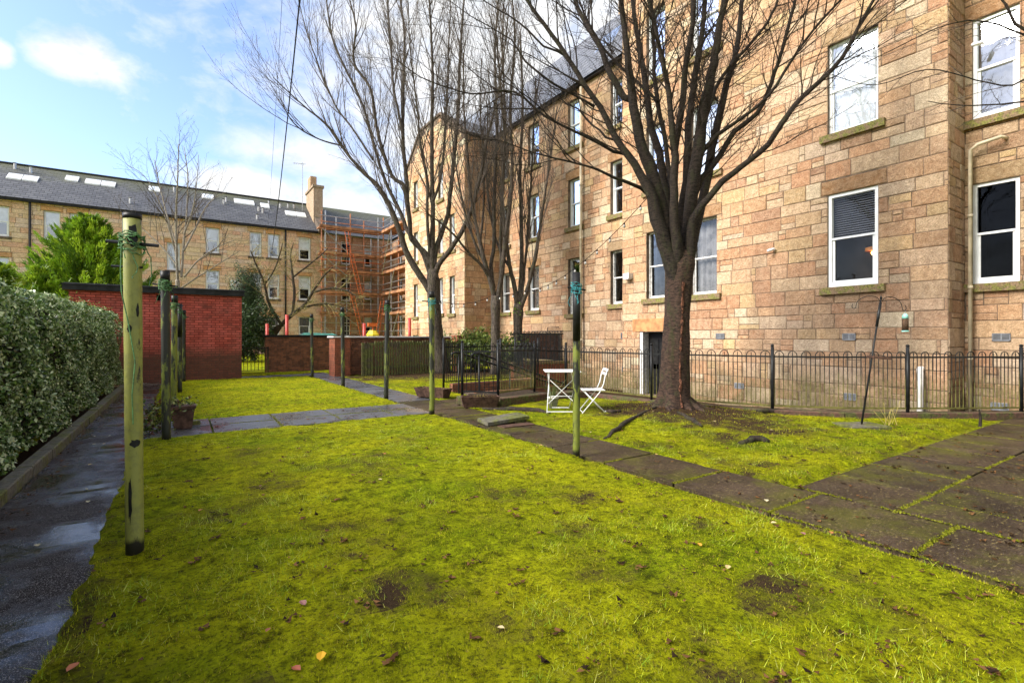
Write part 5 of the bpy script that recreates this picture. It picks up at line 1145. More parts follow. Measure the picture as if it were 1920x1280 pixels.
q = MB(); q.box((g.x-.30, g.y-.22, -.01), (g.x+.30, g.y+.22, .055), rz=-.5, bev=.01); tag(part('base_slab', q, M['slab_stone'], loc=(g.x, g.y, 0)), 'mossy slab at the foot of the leaning bird feeder pole', 'slab')
f0 = e+ax*.015-Vector((0, 0, .03)); fd = thing('seed_feeder', 'green tube seed feeder hanging from the right hook', 'bird feeder', tuple(f0-Vector((0, 0, .33))))
q = MB(); q.tube([f0, f0-Vector((0, 0, .05))], .003, 5); part('hanger', q, M['galv'], fd)
q = MB(); q.tube([f0-Vector((0, 0, .05)), f0-Vector((0, 0, .075)), f0-Vector((0, 0, .13))], [.01, .035, .046], 12); q.tube([f0-Vector((0, 0, .31)), f0-Vector((0, 0, .33))], [.045, .05], 12); part('cap', q, simple('pale_teal', (.22, .48, .42), .4), fd, True)
q = MB(); q.tube([f0-Vector((0, 0, .13)), f0-Vector((0, 0, .31))], .042, 12); part('tube', q, M['seed'], fd, True)
# dead stems by the kerb
q = MB()
for i in range(9): g2 = gnd(1672+rr.uniform(-14, 10), 797, .02); q.tube([g2, g2+Vector((rr.uniform(-.15, .1), rr.uniform(-.1, .2), rr.uniform(.15, .38)))], .004, 4)
tag(part('dead_stems', q, M['straw'], loc=tuple(g2)), 'few dry straw stems standing against the kerb right of the bird feeder', 'plant')
g2 = gnd(1838, 800); q = MB(); q.tube([g2, g2+Vector((.01, 0, .14)), g2+Vector((-.01, .01, .26))], [.022, .016, .01], 6); q.tube([g2+Vector((0, 0, .12)), g2+Vector((.06, .02, .24))], .007, 5); tag(part('mossy_stump', q, M['dark_bark'], loc=tuple(g2)), 'thin mossy stump on the patio edge before the railings', 'stump')

# ------------------------------------------------------------------ hedge, conifers, shrubs
hd = thing('hedge', 'clipped glossy small leaved hedge along the left edge', 'hedge', (-2.2, 9, 0))
rs = np.random.RandomState(5); HP = [(.03, .065, .012), (.08, .15, .03), (.16, .25, .06), (.55, .62, .38), (.32, .43, .18), (.05, .10, .02), (.11, .20, .04), (.40, .48, .26)]
def htop(y): return 1.83+.012*y
n1 = 62000; Y = 1.2+16.4*rs.rand(n1)**1.25; Z = .12+rs.rand(n1)*(htop(Y)-.12)
wv = .07*np.sin(Y*2.3+Z*3)+.05*np.sin(Y*5.1-Z*4.0)+.03*np.sin(Y*11+Z*9)
X = -1.42+wv*.9-.10*np.maximum(0, Z-1.55)/.3-np.abs(rs.normal(0, .05, n1))+.05*(Z < .5)
c1 = np.stack([X, Y, Z], 1); n2 = 30000; Y2 = 1.2+16.4*rs.rand(n2)**1.2; X2 = -1.45-1.7*rs.rand(n2); Z2 = htop(Y2)+.035*np.sin(Y2*3+X2*4)+.02*np.sin(Y2*9+X2*7)-np.abs(rs.normal(0, .035, n2))-.10*np.exp(-(X2+1.45)**2/.02)
c = np.concatenate([c1, np.stack([X2, Y2, Z2], 1)]).astype(np.float32); nr = np.concatenate([np.tile([.9, 0, .35], (n1, 1)), np.tile([0.1, 0, 1.0], (n2, 1))])
leafcloud('leaves', c, .047, HP, 'hedge_leaf', hd, 3, nr, .62)
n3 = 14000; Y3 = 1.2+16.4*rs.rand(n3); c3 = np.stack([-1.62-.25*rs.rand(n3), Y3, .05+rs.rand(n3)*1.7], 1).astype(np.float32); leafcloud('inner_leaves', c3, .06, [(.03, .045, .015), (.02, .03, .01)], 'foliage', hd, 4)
q = MB(); q.box((-3.1, 1.1, 0), (-1.66, 17.7, 1.72)); part('shade_core', q, M['unlit_inside'], hd)  # solid dark box, its colour stands in for shade inside the hedge
q = MB()
for i in range(260): y = rr.uniform(1.3, 17.4); z = rr.uniform(.1, 1.5); a = Vector((-1.7, y, z)); q.tube([a, a+Vector((rr.uniform(.18, .3), rr.uniform(-.1, .1), rr.uniform(.05, .3)))], .005, 4)
part('twigs', q, M['twig_bark'], hd)
n4 = 900; c4 = np.stack([rs.uniform(-3.1, -1.5, n4), rs.uniform(1.3, 17, n4), 1.86+.012*0+np.abs(rs.normal(0, .05, n4))], 1).astype(np.float32); c4[:, 2] += .012*c4[:, 1]
leafcloud('new_shoots', c4, .05, [(.16, .24, .05), (.25, .30, .08)], 'hedge_leaf', hd, 8, None, .4)

def conifer(x, y, h, rad, lbl, seed, n=1500, name='conifer'):
    t = thing(name, lbl, 'conifer', (x, y, 0)); q = MB(); q.tube([(x, y, 0), (x, y, h*.5), (x, y, h*.97)], [.2, .12, .02], 8); part('trunk', q, M['dark_bark'], t)
    rs = np.random.RandomState(seed); V = []; C = []
    pal = np.array([(.15, .27, .012), (.24, .38, .02), (.33, .46, .03), (.07, .14, .012), (.10, .19, .012)])
    for i in range(n):
        u = (i+.5)/n; z0 = h*(.02+.93*u); a = i*2.39996+rs.normal(0, .3); L = rad*((1-u)**.85*.95+.07)*rs.uniform(.72, 1.18); rise = rs.uniform(.38, .75); colb = pal[rs.randint(len(pal))]
        ca, sa = math.cos(a), math.sin(a); m = int(60+150*L/3)
        for k in range(m):
            f_ = rs.rand()**.62; w_ = (.05+.30*(1-f_)**.7)*min(1.0, .4+L/3); hh = z0+L*rise*f_**1.6-.12*L*math.sin(3.14*f_)
            p0 = np.array([x+ca*L*f_-sa*rs.normal(0, w_), y+sa*L*f_+ca*rs.normal(0, w_), hh+rs.normal(0, w_*.5)])
            d = np.array([ca*.8, sa*.8, .25+rise*f_*1.2])+rs.normal(0, .42, 3); d /= np.linalg.norm(d); w = np.cross(d, rs.normal(size=3)); w /= np.linalg.norm(w)+1e-9; l = .13+.15*rs.rand()
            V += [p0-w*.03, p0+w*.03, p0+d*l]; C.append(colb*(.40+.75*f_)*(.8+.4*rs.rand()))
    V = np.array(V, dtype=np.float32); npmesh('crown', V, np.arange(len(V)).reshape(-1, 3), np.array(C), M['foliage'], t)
p = at(168, 560, 26); conifer(p.x, p.y, 7.9, 3.9, 'bright green spreading conifer behind the shed, right beneath the terrace roof', 1, 560)
p = at(6, 560, 20); conifer(p.x, p.y, 4.4, 1.6, 'small bright green conifer cut off by the left edge above the hedge', 2, 110)
p = at(75, 560, 23); conifer(p.x, p.y, 4.7, 2.0, 'lower green conifer between the hedge top and the big conifer', 3, 140)

def shrub(name, lbl, cat, cx, cy, z0, parts_, pal, seed, leafs=.09, mat='foliage', stems=0):
    t = thing(name, lbl, cat, (cx, cy, z0)); rs = np.random.RandomState(seed); P = []
    for (x, y, z, rx, ry, rz, n) in parts_:
        d = rs.normal(size=(n, 3)); d /= np.linalg.norm(d, axis=1)[:, None]; k = rs.rand(n)**.4; k *= 1+.22*np.sin(d[:, 0]*7+d[:, 2]*9+x*3)+.12*np.sin(d[:, 1]*13+d[:, 2]*11); P.append(np.array([x, y, z])+d*k[:, None]*np.array([rx, ry, rz]))
    P = np.concatenate(P).astype(np.float32); P = P[P[:, 2] > z0]; leafcloud('leaves', P, leafs, pal, mat, t, seed, None, .5)
    if stems:
        q = MB()
        for i in range(stems): a = Vector((cx+rr.uniform(-.8, .8), cy+rr.uniform(-.3, .3), z0)); b = a+Vector((rr.uniform(-.8, .8), rr.uniform(-.3, .3), rr.uniform(1.2, 1.9))); q.tube([a, a.lerp(b, .5)+Vector((0, 0, .15)), b], [.02, .012, .004], 5)
        part('stems', q, M['twig_bark'], t)
    return t
DG = [(.04, .075, .015), (.08, .13, .02), (.14, .20, .04), (.03, .05, .012)]
a = at(895, 640, 19.5); b = at(960, 640, 18.5); c = at(850, 640, 20)
shrub('evergreen_bush', 'leafy green bush growing behind the bin enclosure around the twin tree trunks', 'bush', a.x, a.y, 0, [(a.x, a.y, .9, 1.0, 1.0, .75, 5200), (b.x, b.y, .8, .8, .8, .65, 3000), (c.x, c.y+.3, .9, .7, .5, .6, 1500)], [(.09, .15, .02), (.16, .23, .03), (.24, .30, .06), (.05, .08, .015)], 6, .10, stems=26)
a = at(462, 560, 29); b = at(475, 620, 28); c = at(448, 640, 28)
shrub('ivy_tree', 'dark ivy covered tree stump standing between the shed and the leaning tree', 'ivy', a.x, a.y, 0, [(a.x, a.y, 3.6, 1.0, 1.0, 2.0, 9000), (b.x, b.y, 1.7, 1.15, 1.0, 1.6, 9000), (c.x, c.y, .9, .9, .8, 1.0, 3500)], [(.025, .055, .02), (.05, .09, .03), (.08, .13, .05), (.02, .035, .012)], 7, .12)
# ------------------------------------------------------------------ bare trees
def smooth(P, Rd, seg=.16):
    """resample a traced limb as a smooth curve"""
    out = []; ro = []; n = len(P)
    for i in range(n-1):
        p0, p1, p2, p3 = P[max(i-1, 0)], P[i], P[i+1], P[min(i+2, n-1)]; L = (p2-p1).length; k = max(1, int(L/seg))
        for j in range(k):
            t = j/k; t2, t3 = t*t, t*t*t
            out.append(.5*((2*p1)+(p2-p0)*t+(2*p0-5*p1+4*p2-p3)*t2+(3*p1-p0-3*p2+p3)*t3)); ro.append(Rd[i]+(Rd[i+1]-Rd[i])*t)
    out.append(P[-1]); ro.append(Rd[-1]); return out, ro
def perp(t, r):
    v = Vector((r.gauss(0, 1), r.gauss(0, 1), r.gauss(0, 1))); v -= t*v.dot(t)
    return v.normalized() if v.length > 1e-6 else perp(t, r)
UP = Vector((0, 0, 1))
def grow(mb, P, Rd, r, lvl, o, tips=None):
    """side shoots along path P; o: dict of per level settings"""
    c = o[lvl]; L = 0; nxt = c['gap']*r.uniform(.3, 1); tot = sum((P[i+1]-P[i]).length for i in range(len(P)-1))
    for i in range(len(P)-1):
        s_ = (P[i+1]-P[i]); l = s_.length; 
        while L+l > nxt:
            f_ = (nxt-L)/l if l > 0 else 0; p = P[i].lerp(P[i+1], f_); rad = Rd[i]+(Rd[i+1]-Rd[i])*f_; u = nxt/tot; nxt += c['gap']*r.uniform(.55, 1.5)
            if u < c.get('from', .15): continue
            t = s_.normalized(); d = (t*math.cos(c['ang'])+perp(t, r)*math.sin(c['ang']*r.uniform(.7, 1.25))).normalized(); d = (d+UP*c.get('up', .1)).normalized()
            ln = r.uniform(*c['len'])*(1.1-.55*u); n = c['seg']; pts = [p]; rs_ = [min(rad*.62, c['rad'])*r.uniform(.75, 1.05)]; cur = d
            for k in range(n):
                cur = (cur+perp(cur, r)*c.get('wob', .12)+UP*c.get('lift', .08)).normalized(); pts.append(pts[-1]+cur*ln/n); rs_.append(rs_[0]*(1-(k+1)/n)+.0022*c.get('tip', 1)*((k+1)/n))
            if pts[-1].z > c.get('zmax', 99): continue
            mb.tube(pts, rs_, c['sides'], cap=False)
            if lvl+1 < len(o): grow(mb, pts, rs_, r, lvl+1, o)
        L += l
def limbs_from(mb, D0, rows, r, o, dscale=.012, wpx=1.0, tz=None, base=None):
    """rows: (depth offset at end, [(px, py, width px) ...])"""
    allp = []
    for off, pts in rows:
        if base is not None and pts[0][1] >= base[1]-105: pts = [(base[0], base[1], pts[0][2]*.55), ((base[0]+pts[0][0])/2, (base[1]+pts[0][1])/2, pts[0][2]*.75)]+list(pts)
        y0 = pts[0][1]; y1 = pts[-1][1]; x0 = pts[0][0]; x1 = pts[-1][0]; tot = math.hypot(x1-x0, y1-y0)+1e-6; P = []; Rd = []
        for (x, y, w_) in pts:
            k = math.hypot(x-x0, y-y0)/tot; dp = D0+off*k; P.append(at(x, y, dp)); Rd.append(w_*wpx*.5*dp/FPX)
        if tz: # carry on beyond the top of the picture
            while P[-1].z < tz-.3 and P[-1].z > 6:
                d = (P[-1]-P[-2]).normalized(); d = (d+UP*.15).normalized(); P.append(P[-1]+d*1.1); Rd.append(max(.006, Rd[-1]*.72))
        P, Rd = smooth(P, Rd); Rd[0] *= 1.05
        for i in range(1, len(P)-1): P[i] += Vector((r.uniform(-1, 1), r.uniform(-1, 1), 0))*.010
        mb.tube(P, Rd, 9 if Rd[0] > .04 else 6, cap=True, wob=.10, rnd=r); allp.append((P, Rd))
    return allp
# --- the big cherry in front of the railings
D1 = TREE.dot(Vector((*FW, 0)))
t1 = thing('cherry_tree', 'large bare many limbed cherry tree growing from the mossy mound before the railings', 'tree', tuple(TREE)); r = random.Random(4)
prof = [(1269, 778, 84), (1268, 766, 74), (1267, 752, 62), (1266, 730, 55), (1266, 700, 51), (1267, 660, 48), (1268, 620, 45), (1270, 585, 44), (1272, 550, 46), (1274, 520, 49), (1276, 497, 53), (1278, 480, 46), (1279, 462, 26)]
P = [at(x, y, D1) for x, y, w_ in prof]; Rd = [w_*.5*D1/FPX for x, y, w_ in prof]; P, Rd = smooth(P, Rd, .05)
q = MB(); n = 40; o0 = 0
for i, (p, rd) in enumerate(zip(P, Rd)):
    for k in range(n):
        a = 2*math.pi*k/n; h_ = p.z; lobe = (.22*math.exp(-(h_-.1)/.20)*math.cos(5*a+1)+.12*math.exp(-(h_-.1)/.3)*math.cos(3*a)) if h_ < 1.2 else 0
        fl = .05*math.cos(2*a+h_*1.3)+.03*math.cos(7*a+h_*2)+.05*mnoise.noise(Vector((math.cos(a)*1.5, math.sin(a)*1.5, h_*2.2))) + .02*mnoise.noise(Vector((a*2, h_*14, 3)))
        rdd = rd*(1+lobe+fl); q.v.append((p.x+math.cos(a)*rdd, p.y+math.sin(a)*rdd, p.z))
for i in range(len(P)-1):
    for k in range(n): q.f.append((i*n+k, i*n+(k+1) % n, (i+1)*n+(k+1) % n, (i+1)*n+k)); q.c.append((1, 1, 1))
part('trunk', q, M['cherry_bark'], t1, True); part('roots', TREE_ROOTS, M['cherry_bark'], t1, True)
q = MB(); sd1 = Vector((-FW[0], -FW[1], 0)); pts = []; rds = []
for i, (p, rd) in enumerate(zip(P, Rd)):
    if .12 < p.z < 2.3: pts.append(p+sd1*rd*.965+Vector((RT[0], RT[1], 0))*(.012+.012*math.sin(p.z*5)-.02*(p.z < .5))); rds.append((.006+.012*abs(math.sin(p.z*9))+.010*r.random())*(.5 if .9 < p.z < 1.1 else 1))
q.tube(pts, rds, 7, wob=.6, rnd=r); part('bark_split', q, simple('split_bark', (.09, .038, .022), .85, var=.8, ns=22, bump=.8), t1)
rows = [
 (-.6, [(1262, 500, 34), (1246, 455, 30), (1232, 410, 27), (1222, 368, 22), (1213, 348, 19), (1189, 306, 15), (1167, 278, 14), (1147, 242, 12), (1124, 200, 11), (1095, 160, 10), (1070, 115, 9), (1035, 65, 8), (997, 15, 7), (985, -4, 6)]),
 (-.2, [(1262, 495, 34), (1250, 445, 30), (1243, 400, 28), (1236, 372, 26), (1220, 317, 24), (1205, 278, 21), (1196, 239, 20), (1188, 200, 18), (1184, 162, 16), (1175, 88, 12), (1165, -4, 10)]),
 (.6, [(1186, 188, 14), (1172, 183, 13), (1145, 140, 12), (1130, 100, 11), (1110, 62, 10), (1085, 20, 8), (1077, -4, 7)]),
 (.9, [(1266, 470, 24), (1256, 420, 20), (1249, 372, 17), (1244, 333, 16), (1236, 286, 15), (1221, 239, 14), (1213, 175, 12), (1202, 107, 11), (1192, 50, 9), (1185, -4, 8)]),
 (.3, [(1259, 360, 9), (1255, 325, 9), (1250, 285, 9), (1242, 237, 9), (1230, 175, 8), (1226, 112, 7), (1225, 62, 7), (1220, -2, 6)]),
 (-.9, [(1270, 480, 26), (1265, 430, 20), (1263, 395, 17), (1264, 340, 16), (1266, 294, 15), (1262, 262, 13), (1257, 200, 11), (1247, 137, 10), (1235, 87, 9), (1225, 37, 8), (1215, -4, 7)]),
 (-.5, [(1264, 290, 13), (1268, 262, 14), (1275, 225, 13), (1282, 175, 12), (1287, 112, 11), (1297, 62, 10), (1302, -4, 9)]),
 (.8, [(1276, 470, 26), (1277, 430, 20), (1278, 387, 16), (1286, 340, 15), (1289, 294, 15), (1290, 250, 14), (1295, 200, 13), (1305, 125, 12), (1317, 62, 10), (1322, -4, 9)]),
 (-.1, [(1284, 490, 36), (1289, 440, 28), (1295, 387, 25), (1302, 325, 25), (1310, 278, 24), (1315, 240, 22), (1320, 200, 20), (1335, 137, 17), (1347, 62, 14), (1360, -4, 12)]),
 (1.1, [(1290, 480, 30), (1303, 430, 22), (1316, 380, 18), (1328, 325, 18), (1335, 278, 16), (1344, 239, 15), (1352, 200, 14), (1365, 150, 12), (1382, 87, 10), (1392, -4, 8)]),
 (-1.0, [(1294, 470, 24), (1300, 410, 16), (1330, 369, 13), (1353, 340, 13), (1377, 323, 12), (1440, 270, 11), (1490, 197, 10), (1540, 150, 9), (1580, 107, 8), (1610, 50, 7), (1640, -4, 6)]),
 (.2, [(1303, 365, 12), (1315, 335, 12), (1330, 317, 12), (1353, 287, 11), (1377, 247, 10), (1420, 212, 9), (1440, 170, 8), (1465, 100, 7), (1492, -4, 6)]),
 (-1.2, [(1310, 300, 9), (1320, 281, 9), (1345, 253, 8), (1377, 231, 7), (1440, 180, 6), (1500, 90, 5), (1540, 40, 5), (1580, -4, 4)]),
 (.7, [(1300, 300, 9), (1312, 262, 9), (1330, 200, 8), (1350, 150, 7), (1400, 90, 6), (1440, 40, 5), (1460, -4, 5)]),
 (-.9, [(1212, 362, 8), (1203, 353, 8), (1174, 341, 7), (1150, 333, 6), (1119, 317, 5), (1080, 306, 4), (1002, 287, 3), (930, 262, 2), (870, 264, 1.5)]),
 (-.5, [(1175, 289, 7), (1150, 284, 7), (1127, 270, 6), (1100, 257, 6), (1060, 238, 5), (1020, 217, 5), (965, 172, 4), (900, 176, 3), (864, 172, 3), (786, 143, 2), (734, 104, 1.5)]),
 (.9, [(1235, 192, 6), (1185, 145, 6), (1135, 95, 5), (1102, 40, 4), (1085, 0, 4)]),
 (-.3, [(1115, 200, 6), (1095, 188, 5), (1035, 155, 5), (985, 115, 4), (958, 75, 3), (900, 40, 2), (860, 15, 1.6)]),
 (-.2, [(1060, 105, 5), (1045, 97, 5), (1020, 87, 4), (990, 57, 4), (955, 30, 3), (900, -4, 2)]),
 (.5, [(1150, 262, 5), (1135, 258, 5), (1125, 245, 4), (1100, 225, 4), (1085, 205, 3), (1060, 195, 2)]),
]
q = MB(); ap = limbs_from(q, D1, rows, r, None, tz=8.6, wpx=.94, base=(1273, 565)); part('limbs', q, M['limb_bark'], t1, True)
o1 = [dict(gap=.16, ang=R(38), len=(.8, 2.6), seg=8, rad=.014, sides=5, up=.03, lift=.05, wob=.14, tip=1.2, **{'from': .30}), dict(gap=.14, ang=R(38), len=(.25, .9), seg=5, rad=.0055, sides=3, up=.03, lift=.06, wob=.2, tip=1.2, **{'from': .12}), dict(gap=.075, ang=R(55), len=(.03, .11), seg=1, rad=.004, sides=3, **{'from': .05})]
q = MB()
for P_, R_ in ap: grow(q, P_, R_, r, 0, o1)
print('t1 twig faces', len(q.f)); part('twigs', q, M['twig_bark'], t1)
# --- trees along the slab path
def traced_tree(name, lbl, base, prof, rows, o, seed, mat='dark_bark', tz=None, wpx=1.0, dz=0):
    D0 = base.dot(Vector((*FW, 0))); t = thing(name, lbl, 'tree', tuple(base)); r = random.Random(seed)
    P = [at(x, y, D0) for x, y, w_ in prof]; Rd = [w_*.5*D0/FPX for x, y, w_ in prof]; P, Rd = smooth(P, Rd, .2); q = MB(); q.tube(P, Rd, 16, wob=.08, rnd=r); part('trunk', q, M[mat], t, True)
    q = MB(); ap = limbs_from(q, D0, rows, r, None, tz=tz, wpx=wpx); part('limbs', q, M[mat], t, True)
    q = MB()
    for P_, R_ in ap: grow(q, P_, R_, r, 0, o)
    print(name, 'twig faces', len(q.f)); part('twigs', q, M['court_twig'], t); return t
o2 = [dict(gap=.30, ang=R(26), len=(1.8, 4.4), seg=7, rad=.021, sides=4, up=.10, lift=.10, wob=.07, tip=1.5, **{'from': .22}), dict(gap=.32, ang=R(28), len=(.7, 1.9), seg=5, rad=.008, sides=3, up=.08, lift=.09, wob=.10, tip=1.4, **{'from': .15}), dict(gap=.30, ang=R(38), len=(.12, .45), seg=2, rad=.006, sides=3, tip=1.8, **{'from': .1})]
rows2 = [
 (-1.5, [(806, 545, 16), (797, 530, 15), (777, 500, 15), (759, 465, 13), (747, 427, 12), (730, 385, 11), (705, 345, 9), (677, 320, 7), (640, 273, 6), (612, 234, 5), (565, 195, 3), (513, 146, 2)]),
 (1.5, [(808, 520, 13), (799, 487, 12), (784, 459, 10), (765, 434, 9), (752, 400, 8), (740, 377, 8), (719, 330, 7), (698, 260, 6), (682, 203, 5), (661, 156, 5), (625, 78, 4), (612, -2, 3)]),
 (-.5, [(806, 500, 11), (800, 477, 11), (772, 449, 10), (768, 415, 10), (762, 371, 10), (755, 345, 9), (734, 328, 8), (708, 247, 7), (695, 169, 6), (664, 117, 5), (667, 52, 4), (655, -3, 3)]),
 (1.0, [(769, 425, 9), (764, 371, 9), (762, 330, 9), (756, 273, 8), (756, 182, 7), (758, 65, 5), (750, -3, 4)]),
 (2.0, [(756, 260, 6), (748, 215, 6), (738, 165, 5), (734, 104, 5), (726, -3, 4)]),
 (.2, [(811, 520, 16), (810, 475, 14), (811, 427, 11), (812, 377, 10), (810, 330, 9), (810, 221, 8), (811, 130, 6), (805, -3, 4)]),
 (-1.2, [(806, 480, 7), (803, 440, 7), (801, 400, 7), (801, 340, 6), (790, 280, 5), (782, 200, 4), (770, 100, 3), (765, -3, 2)]),
 (1.4, [(814, 500, 11), (817, 471, 11), (829, 435, 11), (840, 402, 10), (844, 365, 9), (848, 330, 9), (859, 208, 8), (862, 117, 6), (870, -3, 4)]),
 (-1.5, [(816, 515, 13), (822, 497, 12), (842, 471, 11), (859, 446, 10), (875, 415, 10), (887, 384, 9), (895, 352, 8), (902, 324, 8), (912, 267, 6), (921, 230, 5), (935, 170, 4), (948, 80, 3), (955, -3, 2)]),
 (-1.0, [(640, 273, 4), (600, 262, 3), (560, 240, 3), (540, 215, 2), (524, 180, 1.6)]),
 (.8, [(700, 300, 5), (660, 240, 4), (630, 200, 4), (600, 130, 3), (575, 60, 2), (560, 0, 1.6)]),
 (.8, [(812, 377, 6), (825, 340, 6), (833, 270, 5), (838, 180, 4), (842, 80, 3), (845, 0, 2)])]
b2 = gnd(826, 700); traced_tree('court_tree', 'tall bare tree with a forked leaning trunk at the timber slat fence', b2, [(829, 704, 40), (827, 690, 33), (822, 660, 29), (817, 620, 26), (815, 580, 24), (813, 550, 25), (812, 525, 24), (811, 505, 18)], rows2, o2, 11, 'court_bark', wpx=.85)
o3 = [dict(gap=.28, ang=R(22), len=(1.5, 3.6), seg=6, rad=.018, sides=4, up=.12, lift=.10, wob=.07, tip=1.4, **{'from': .18}), dict(gap=.28, ang=R(28), len=(.6, 1.6), seg=4, rad=.007, sides=3, up=.08, lift=.09, wob=.10, tip=1.3, **{'from': .15}), dict(gap=.32, ang=R(40), len=(.12, .4), seg=2, rad=.005, sides=3, tip=1.6, **{'from': .1})]
rows3 = [
 (-.8, [(928, 565, 13), (921, 530, 12), (911, 500, 11), (902, 465, 10), (894, 427, 8), (886, 390, 7), (880, 340, 6), (876, 280, 5), (870, 200, 4), (868, 100, 3)]),
 (1.0, [(926, 540, 9), (921, 500, 9), (927, 452, 9), (926, 402, 9), (927, 352, 8), (930, 280, 7), (932, 230, 6), (928, 100, 5), (935, -3, 4)]),
 (-.6, [(932, 565, 13), (938, 530, 12), (942, 500, 12), (946, 465, 11), (952, 415, 10), (957, 377, 9), (960, 300, 8), (957, 200, 7), (965, 80, 5), (960, -3, 4)]),
 (.8, [(934, 550, 8), (940, 505, 8), (938, 450, 7), (940, 400, 6), (944, 330, 6), (948, 230, 5), (942, 100, 4), (945, -3, 3)]),
 (-1.4, [(922, 530, 8), (903, 498, 7), (877, 472, 6), (858, 448, 5), (835, 425, 4), (812, 408, 3), (795, 400, 2)]),
 (-1.0, [(911, 498, 7), (890, 455, 6), (872, 400, 5), (860, 340, 4), (850, 280, 3), (845, 220, 3)]),
 (1.2, [(900, 460, 6), (905, 410, 5), (908, 350, 5), (905, 280, 4), (900, 200, 3), (903, 110, 2)])]
b3 = gnd(929, 702); traced_tree('court_tree', 'straight trunked bare tree left of the twin pair rising through the green bush', b3, [(930, 706, 24), (929, 690, 20), (929, 640, 17), (929, 600, 16), (929, 575, 19), (929, 555, 17)], rows3, o3, 12, 'court_bark', wpx=.8)
rows4 = [
 (-.8, [(970, 580, 12), (966, 545, 11), (957, 505, 10), (950, 460, 9), (945, 420, 8), (941, 350, 7), (946, 270, 6), (940, 180, 5), (930, 60, 4)]),
 (.6, [(972, 575, 12), (976, 535, 11), (978, 480, 10), (977, 400, 9), (975, 320, 8), (980, 200, 6), (975, 60, 4)]),
 (-.8, [(976, 575, 13), (985, 555, 10), (995, 520, 9), (1003, 485, 9), (1010, 440, 8), (1018, 390, 6), (1026, 335, 5), (1035, 270, 4), (1045, 200, 3)]),
 (1.0, [(978, 560, 7), (984, 500, 6), (990, 430, 6), (995, 350, 5), (1000, 250, 4), (1005, 150, 3)]),
 (1.0, [(957, 505, 6), (938, 470, 6), (925, 430, 5), (915, 370, 4), (912, 300, 3), (915, 200, 3)])]
b4 = gnd(971, 701); traced_tree('court_tree', 'right hand bare tree of the twin pair with small green shoots at its fork', b4, [(972, 704, 22), (972, 690, 18), (971, 640, 16), (971, 605, 17), (972, 585, 20), (972, 570, 16)], rows4, o3, 13, 'court_bark', wpx=.8)
rs = np.random.RandomState(8); p = at(970, 580, b4.dot(Vector((*FW, 0)))-.15)
for o in S.objects:
    if o.name == 'court_tree.002': leafcloud('green_shoots', (np.array(tuple(p))+rs.normal(0, .09, (40, 3))).astype(np.float32), .09, [(.22, .34, .04), (.15, .24, .03)], 'foliage', o, 2)
# --- twig curtain of a neighbouring crown entering at the top right, birch behind the shed, leaning tree
o5 = [dict(gap=.5, ang=R(42), len=(1.6, 3.6), seg=6, rad=.03, sides=4, up=.05, lift=.06, wob=.12, tip=2.5, **{'from': .25}), dict(gap=.4, ang=R(40), len=(.6, 1.6), seg=4, rad=.012, sides=3, up=.03, lift=.06, wob=.14, tip=2.5, **{'from': .15}), dict(gap=.35, ang=R(42), len=(.15, .5), seg=2, rad=.006, sides=3, tip=2, **{'from': .1})]
rows5 = [(-1, [(333, 530, 8), (331, 470, 7), (330, 400, 6), (333, 340, 4), (335, 270, 2)]), (1, [(340, 520, 7), (344, 460, 6), (350, 400, 4), (352, 330, 3), (345, 275, 1.5)]), (-1.5, [(331, 480, 6), (315, 420, 5), (295, 370, 3), (270, 330, 2), (240, 310, 1.5)]), (1.5, [(345, 470, 6), (365, 430, 5), (385, 390, 3), (405, 370, 2), (425, 360, 1.5)]), (.5, [(331, 460, 5), (315, 410, 4), (300, 350, 3), (290, 300, 2)]), (-.5, [(345, 440, 5), (362, 390, 4), (370, 330, 2), (372, 290, 1.5)]), (0, [(333, 500, 5), (310, 470, 4), (280, 440, 3), (255, 420, 2), (225, 405, 1.5)]), (0, [(345, 520, 5), (370, 490, 4), (405, 465, 3), (440, 450, 2)]), (1, [(340, 540, 5), (370, 520, 4), (410, 495, 3), (450, 470, 2)])]
p = at(333, 640, 31); p.z = 0; traced_tree('birch_tree', 'bare pale barked birch spreading behind the red shed against the terrace', p, [(334, 650, 10), (333, 560, 8), (333, 525, 7)], rows5, o5, 21, 'pale_bark', wpx=.62)
rows6 = [(0, [(520, 615, 12), (548, 590, 11), (572, 570, 9), (588, 545, 7), (605, 520, 5), (625, 500, 3)]), (1, [(548, 590, 8), (552, 550, 8), (548, 510, 6), (545, 480, 4), (550, 455, 2)]), (-1, [(530, 612, 9), (505, 570, 8), (495, 530, 6), (480, 495, 5), (470, 470, 3)]), (-.5, [(588, 548, 6), (620, 540, 5), (650, 545, 4), (675, 560, 2)]), (.5, [(560, 580, 6), (600, 570, 5), (640, 575, 3), (665, 590, 2)]), (.5, [(549, 520, 5), (575, 500, 4), (600, 480, 3), (615, 465, 2)]), (-.5, [(495, 535, 5), (515, 505, 4), (525, 475, 3), (530, 455, 2)])]
p = at(520, 640, 29); p.z = 0; lt_ = traced_tree('leaning_tree', 'leaning tree with crooked yellowish lichen covered twigs in front of the terrace', p, [(508, 632, 14), (515, 622, 13), (524, 612, 10)], rows6, [dict(gap=.30, ang=R(50), len=(.8, 2.0), seg=6, rad=.03, sides=4, up=-.05, lift=-.02, wob=.22, tip=2.5, **{'from': .2}), dict(gap=.22, ang=R(50), len=(.4, 1.0), seg=4, rad=.012, sides=3, lift=-.05, wob=.2, tip=2.5, **{'from': .1}), dict(gap=.16, ang=R(45), len=(.12, .4), seg=2, rad=.007, sides=3, lift=-.03, tip=2, **{'from': .1})], 22, 'dark_bark', wpx=.65)
for o in lt_.children:
    if o.name.startswith('twigs'): o.data.materials[0] = simple('lichen_twig', (.19, .16, .055), .9, var=.5)
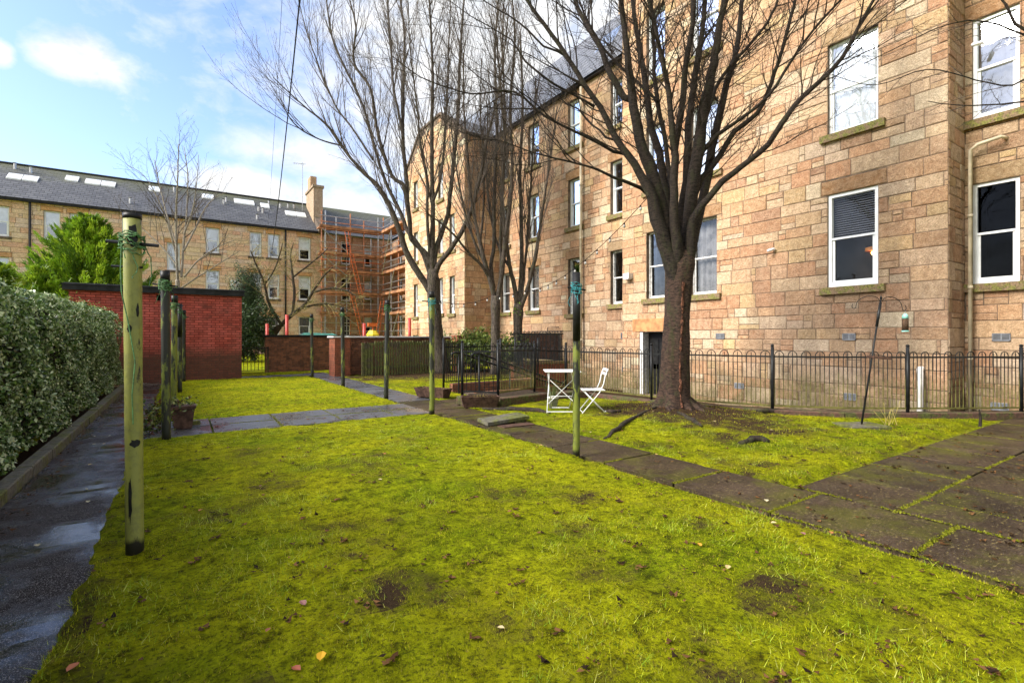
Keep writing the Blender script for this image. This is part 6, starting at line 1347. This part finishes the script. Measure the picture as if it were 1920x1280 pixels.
# thin branches of the next tree reaching in from beyond the right edge
rows7 = [(.2, [(2080, 60, 12), (1990, 90, 8), (1935, 65, 6), (1905, 45, 5), (1885, 10, 4), (1870, -10, 3)]), (.6, [(2060, 130, 6), (1960, 130, 4), (1900, 160, 3), (1830, 150, 2.5), (1740, 130, 2), (1640, 160, 1.5), (1560, 140, 1.2)]), (.3, [(2060, 220, 6), (1960, 190, 4), (1880, 195, 3), (1800, 198, 2.2), (1740, 190, 1.6)]), (.9, [(2060, 90, 5), (1950, 75, 4), (1850, 40, 3), (1780, 45, 2), (1700, 80, 1.8), (1620, 120, 1.5)])]
p = at(2150, 500, 7.2); p.z = -.02; tt = traced_tree('side_tree', 'thin bare branches reaching in from beyond the top right corner', p, [(2160, 800, 60), (2150, 500, 50), (2120, 200, 30), (2075, 70, 18)], rows7, [dict(gap=.22, ang=R(40), len=(.3, .9), seg=5, rad=.006, sides=4, up=.02, lift=.03, wob=.14, **{'from': .1}), dict(gap=.08, ang=R(55), len=(.03, .09), seg=1, rad=.004, sides=3, **{'from': .05})], 31, 'limb_bark')
# ------------------------------------------------------------------ overhead cables and festoon lights
def cable(lbl, a, b, sag, rad, n=24, name='overhead_cable'):
    q = MB(); q.tube([a.lerp(b, i/n)-Vector((0, 0, sag*4*(i/n)*(1-i/n))) for i in range(n+1)], rad, 5); o = part(name, q, M['rubber'], loc=tuple(a)); return tag(o, lbl, 'cable')
cable('thick black overhead cable dropping across the sky to the terrace', at(503, 500, 45), at(570, -80, 9.5), 1.1, .017, 40)
cable('thin faint overhead wire left of the thick cable', at(498, 470, 45), at(530, -20, 14), .8, .006, 40)
cable('thin overhead wire reaching the big tree from the tenement', at(1640, 165, 10.6), at(1150, 130, 8.4), .1, .003, 12)
sl = thing('festoon_lights', 'string of clear festoon bulbs slung between the bare trees', 'string lights', tuple(at(925, 553, 17.0)))
SEG = [(at(815, 560, 18.2), at(925, 553, 18.0), .25, 5), (at(925, 553, 18.0), at(975, 545, 17.6), .1, 2), (at(975, 545, 17.6), at(1218, 366, 8.2), .45, 12)]
q = MB()
for a, b, sag, nb in SEG: q.tube([a.lerp(b, i/20)-Vector((0, 0, sag*4*(i/20)*(1-i/20))) for i in range(21)], .008, 4)
part('cable', q, M['rubber'], sl)
for a, b, sag, nb in SEG:
    for i in range(nb):
        u = (i+.5)/nb; u = u**.8 if nb == 12 else u; p = a.lerp(b, u)-Vector((0, 0, sag*4*u*(1-u))); k = .75 if nb != 12 else .75-.25*u
        q = MB(); q.tube([p, p-Vector((0, 0, .07*k))], .028*k, 7); h_ = part('bulb_holder', q, M['rubber'], sl)
        q = MB(); q.tube([p-Vector((0, 0, .07*k)), p-Vector((0, 0, .10*k)), p-Vector((0, 0, .15*k)), p-Vector((0, 0, .19*k))], [.025*k, .045*k, .045*k, .012*k], 8); part('bulb', q, M['lamp_glass'], h_, True)
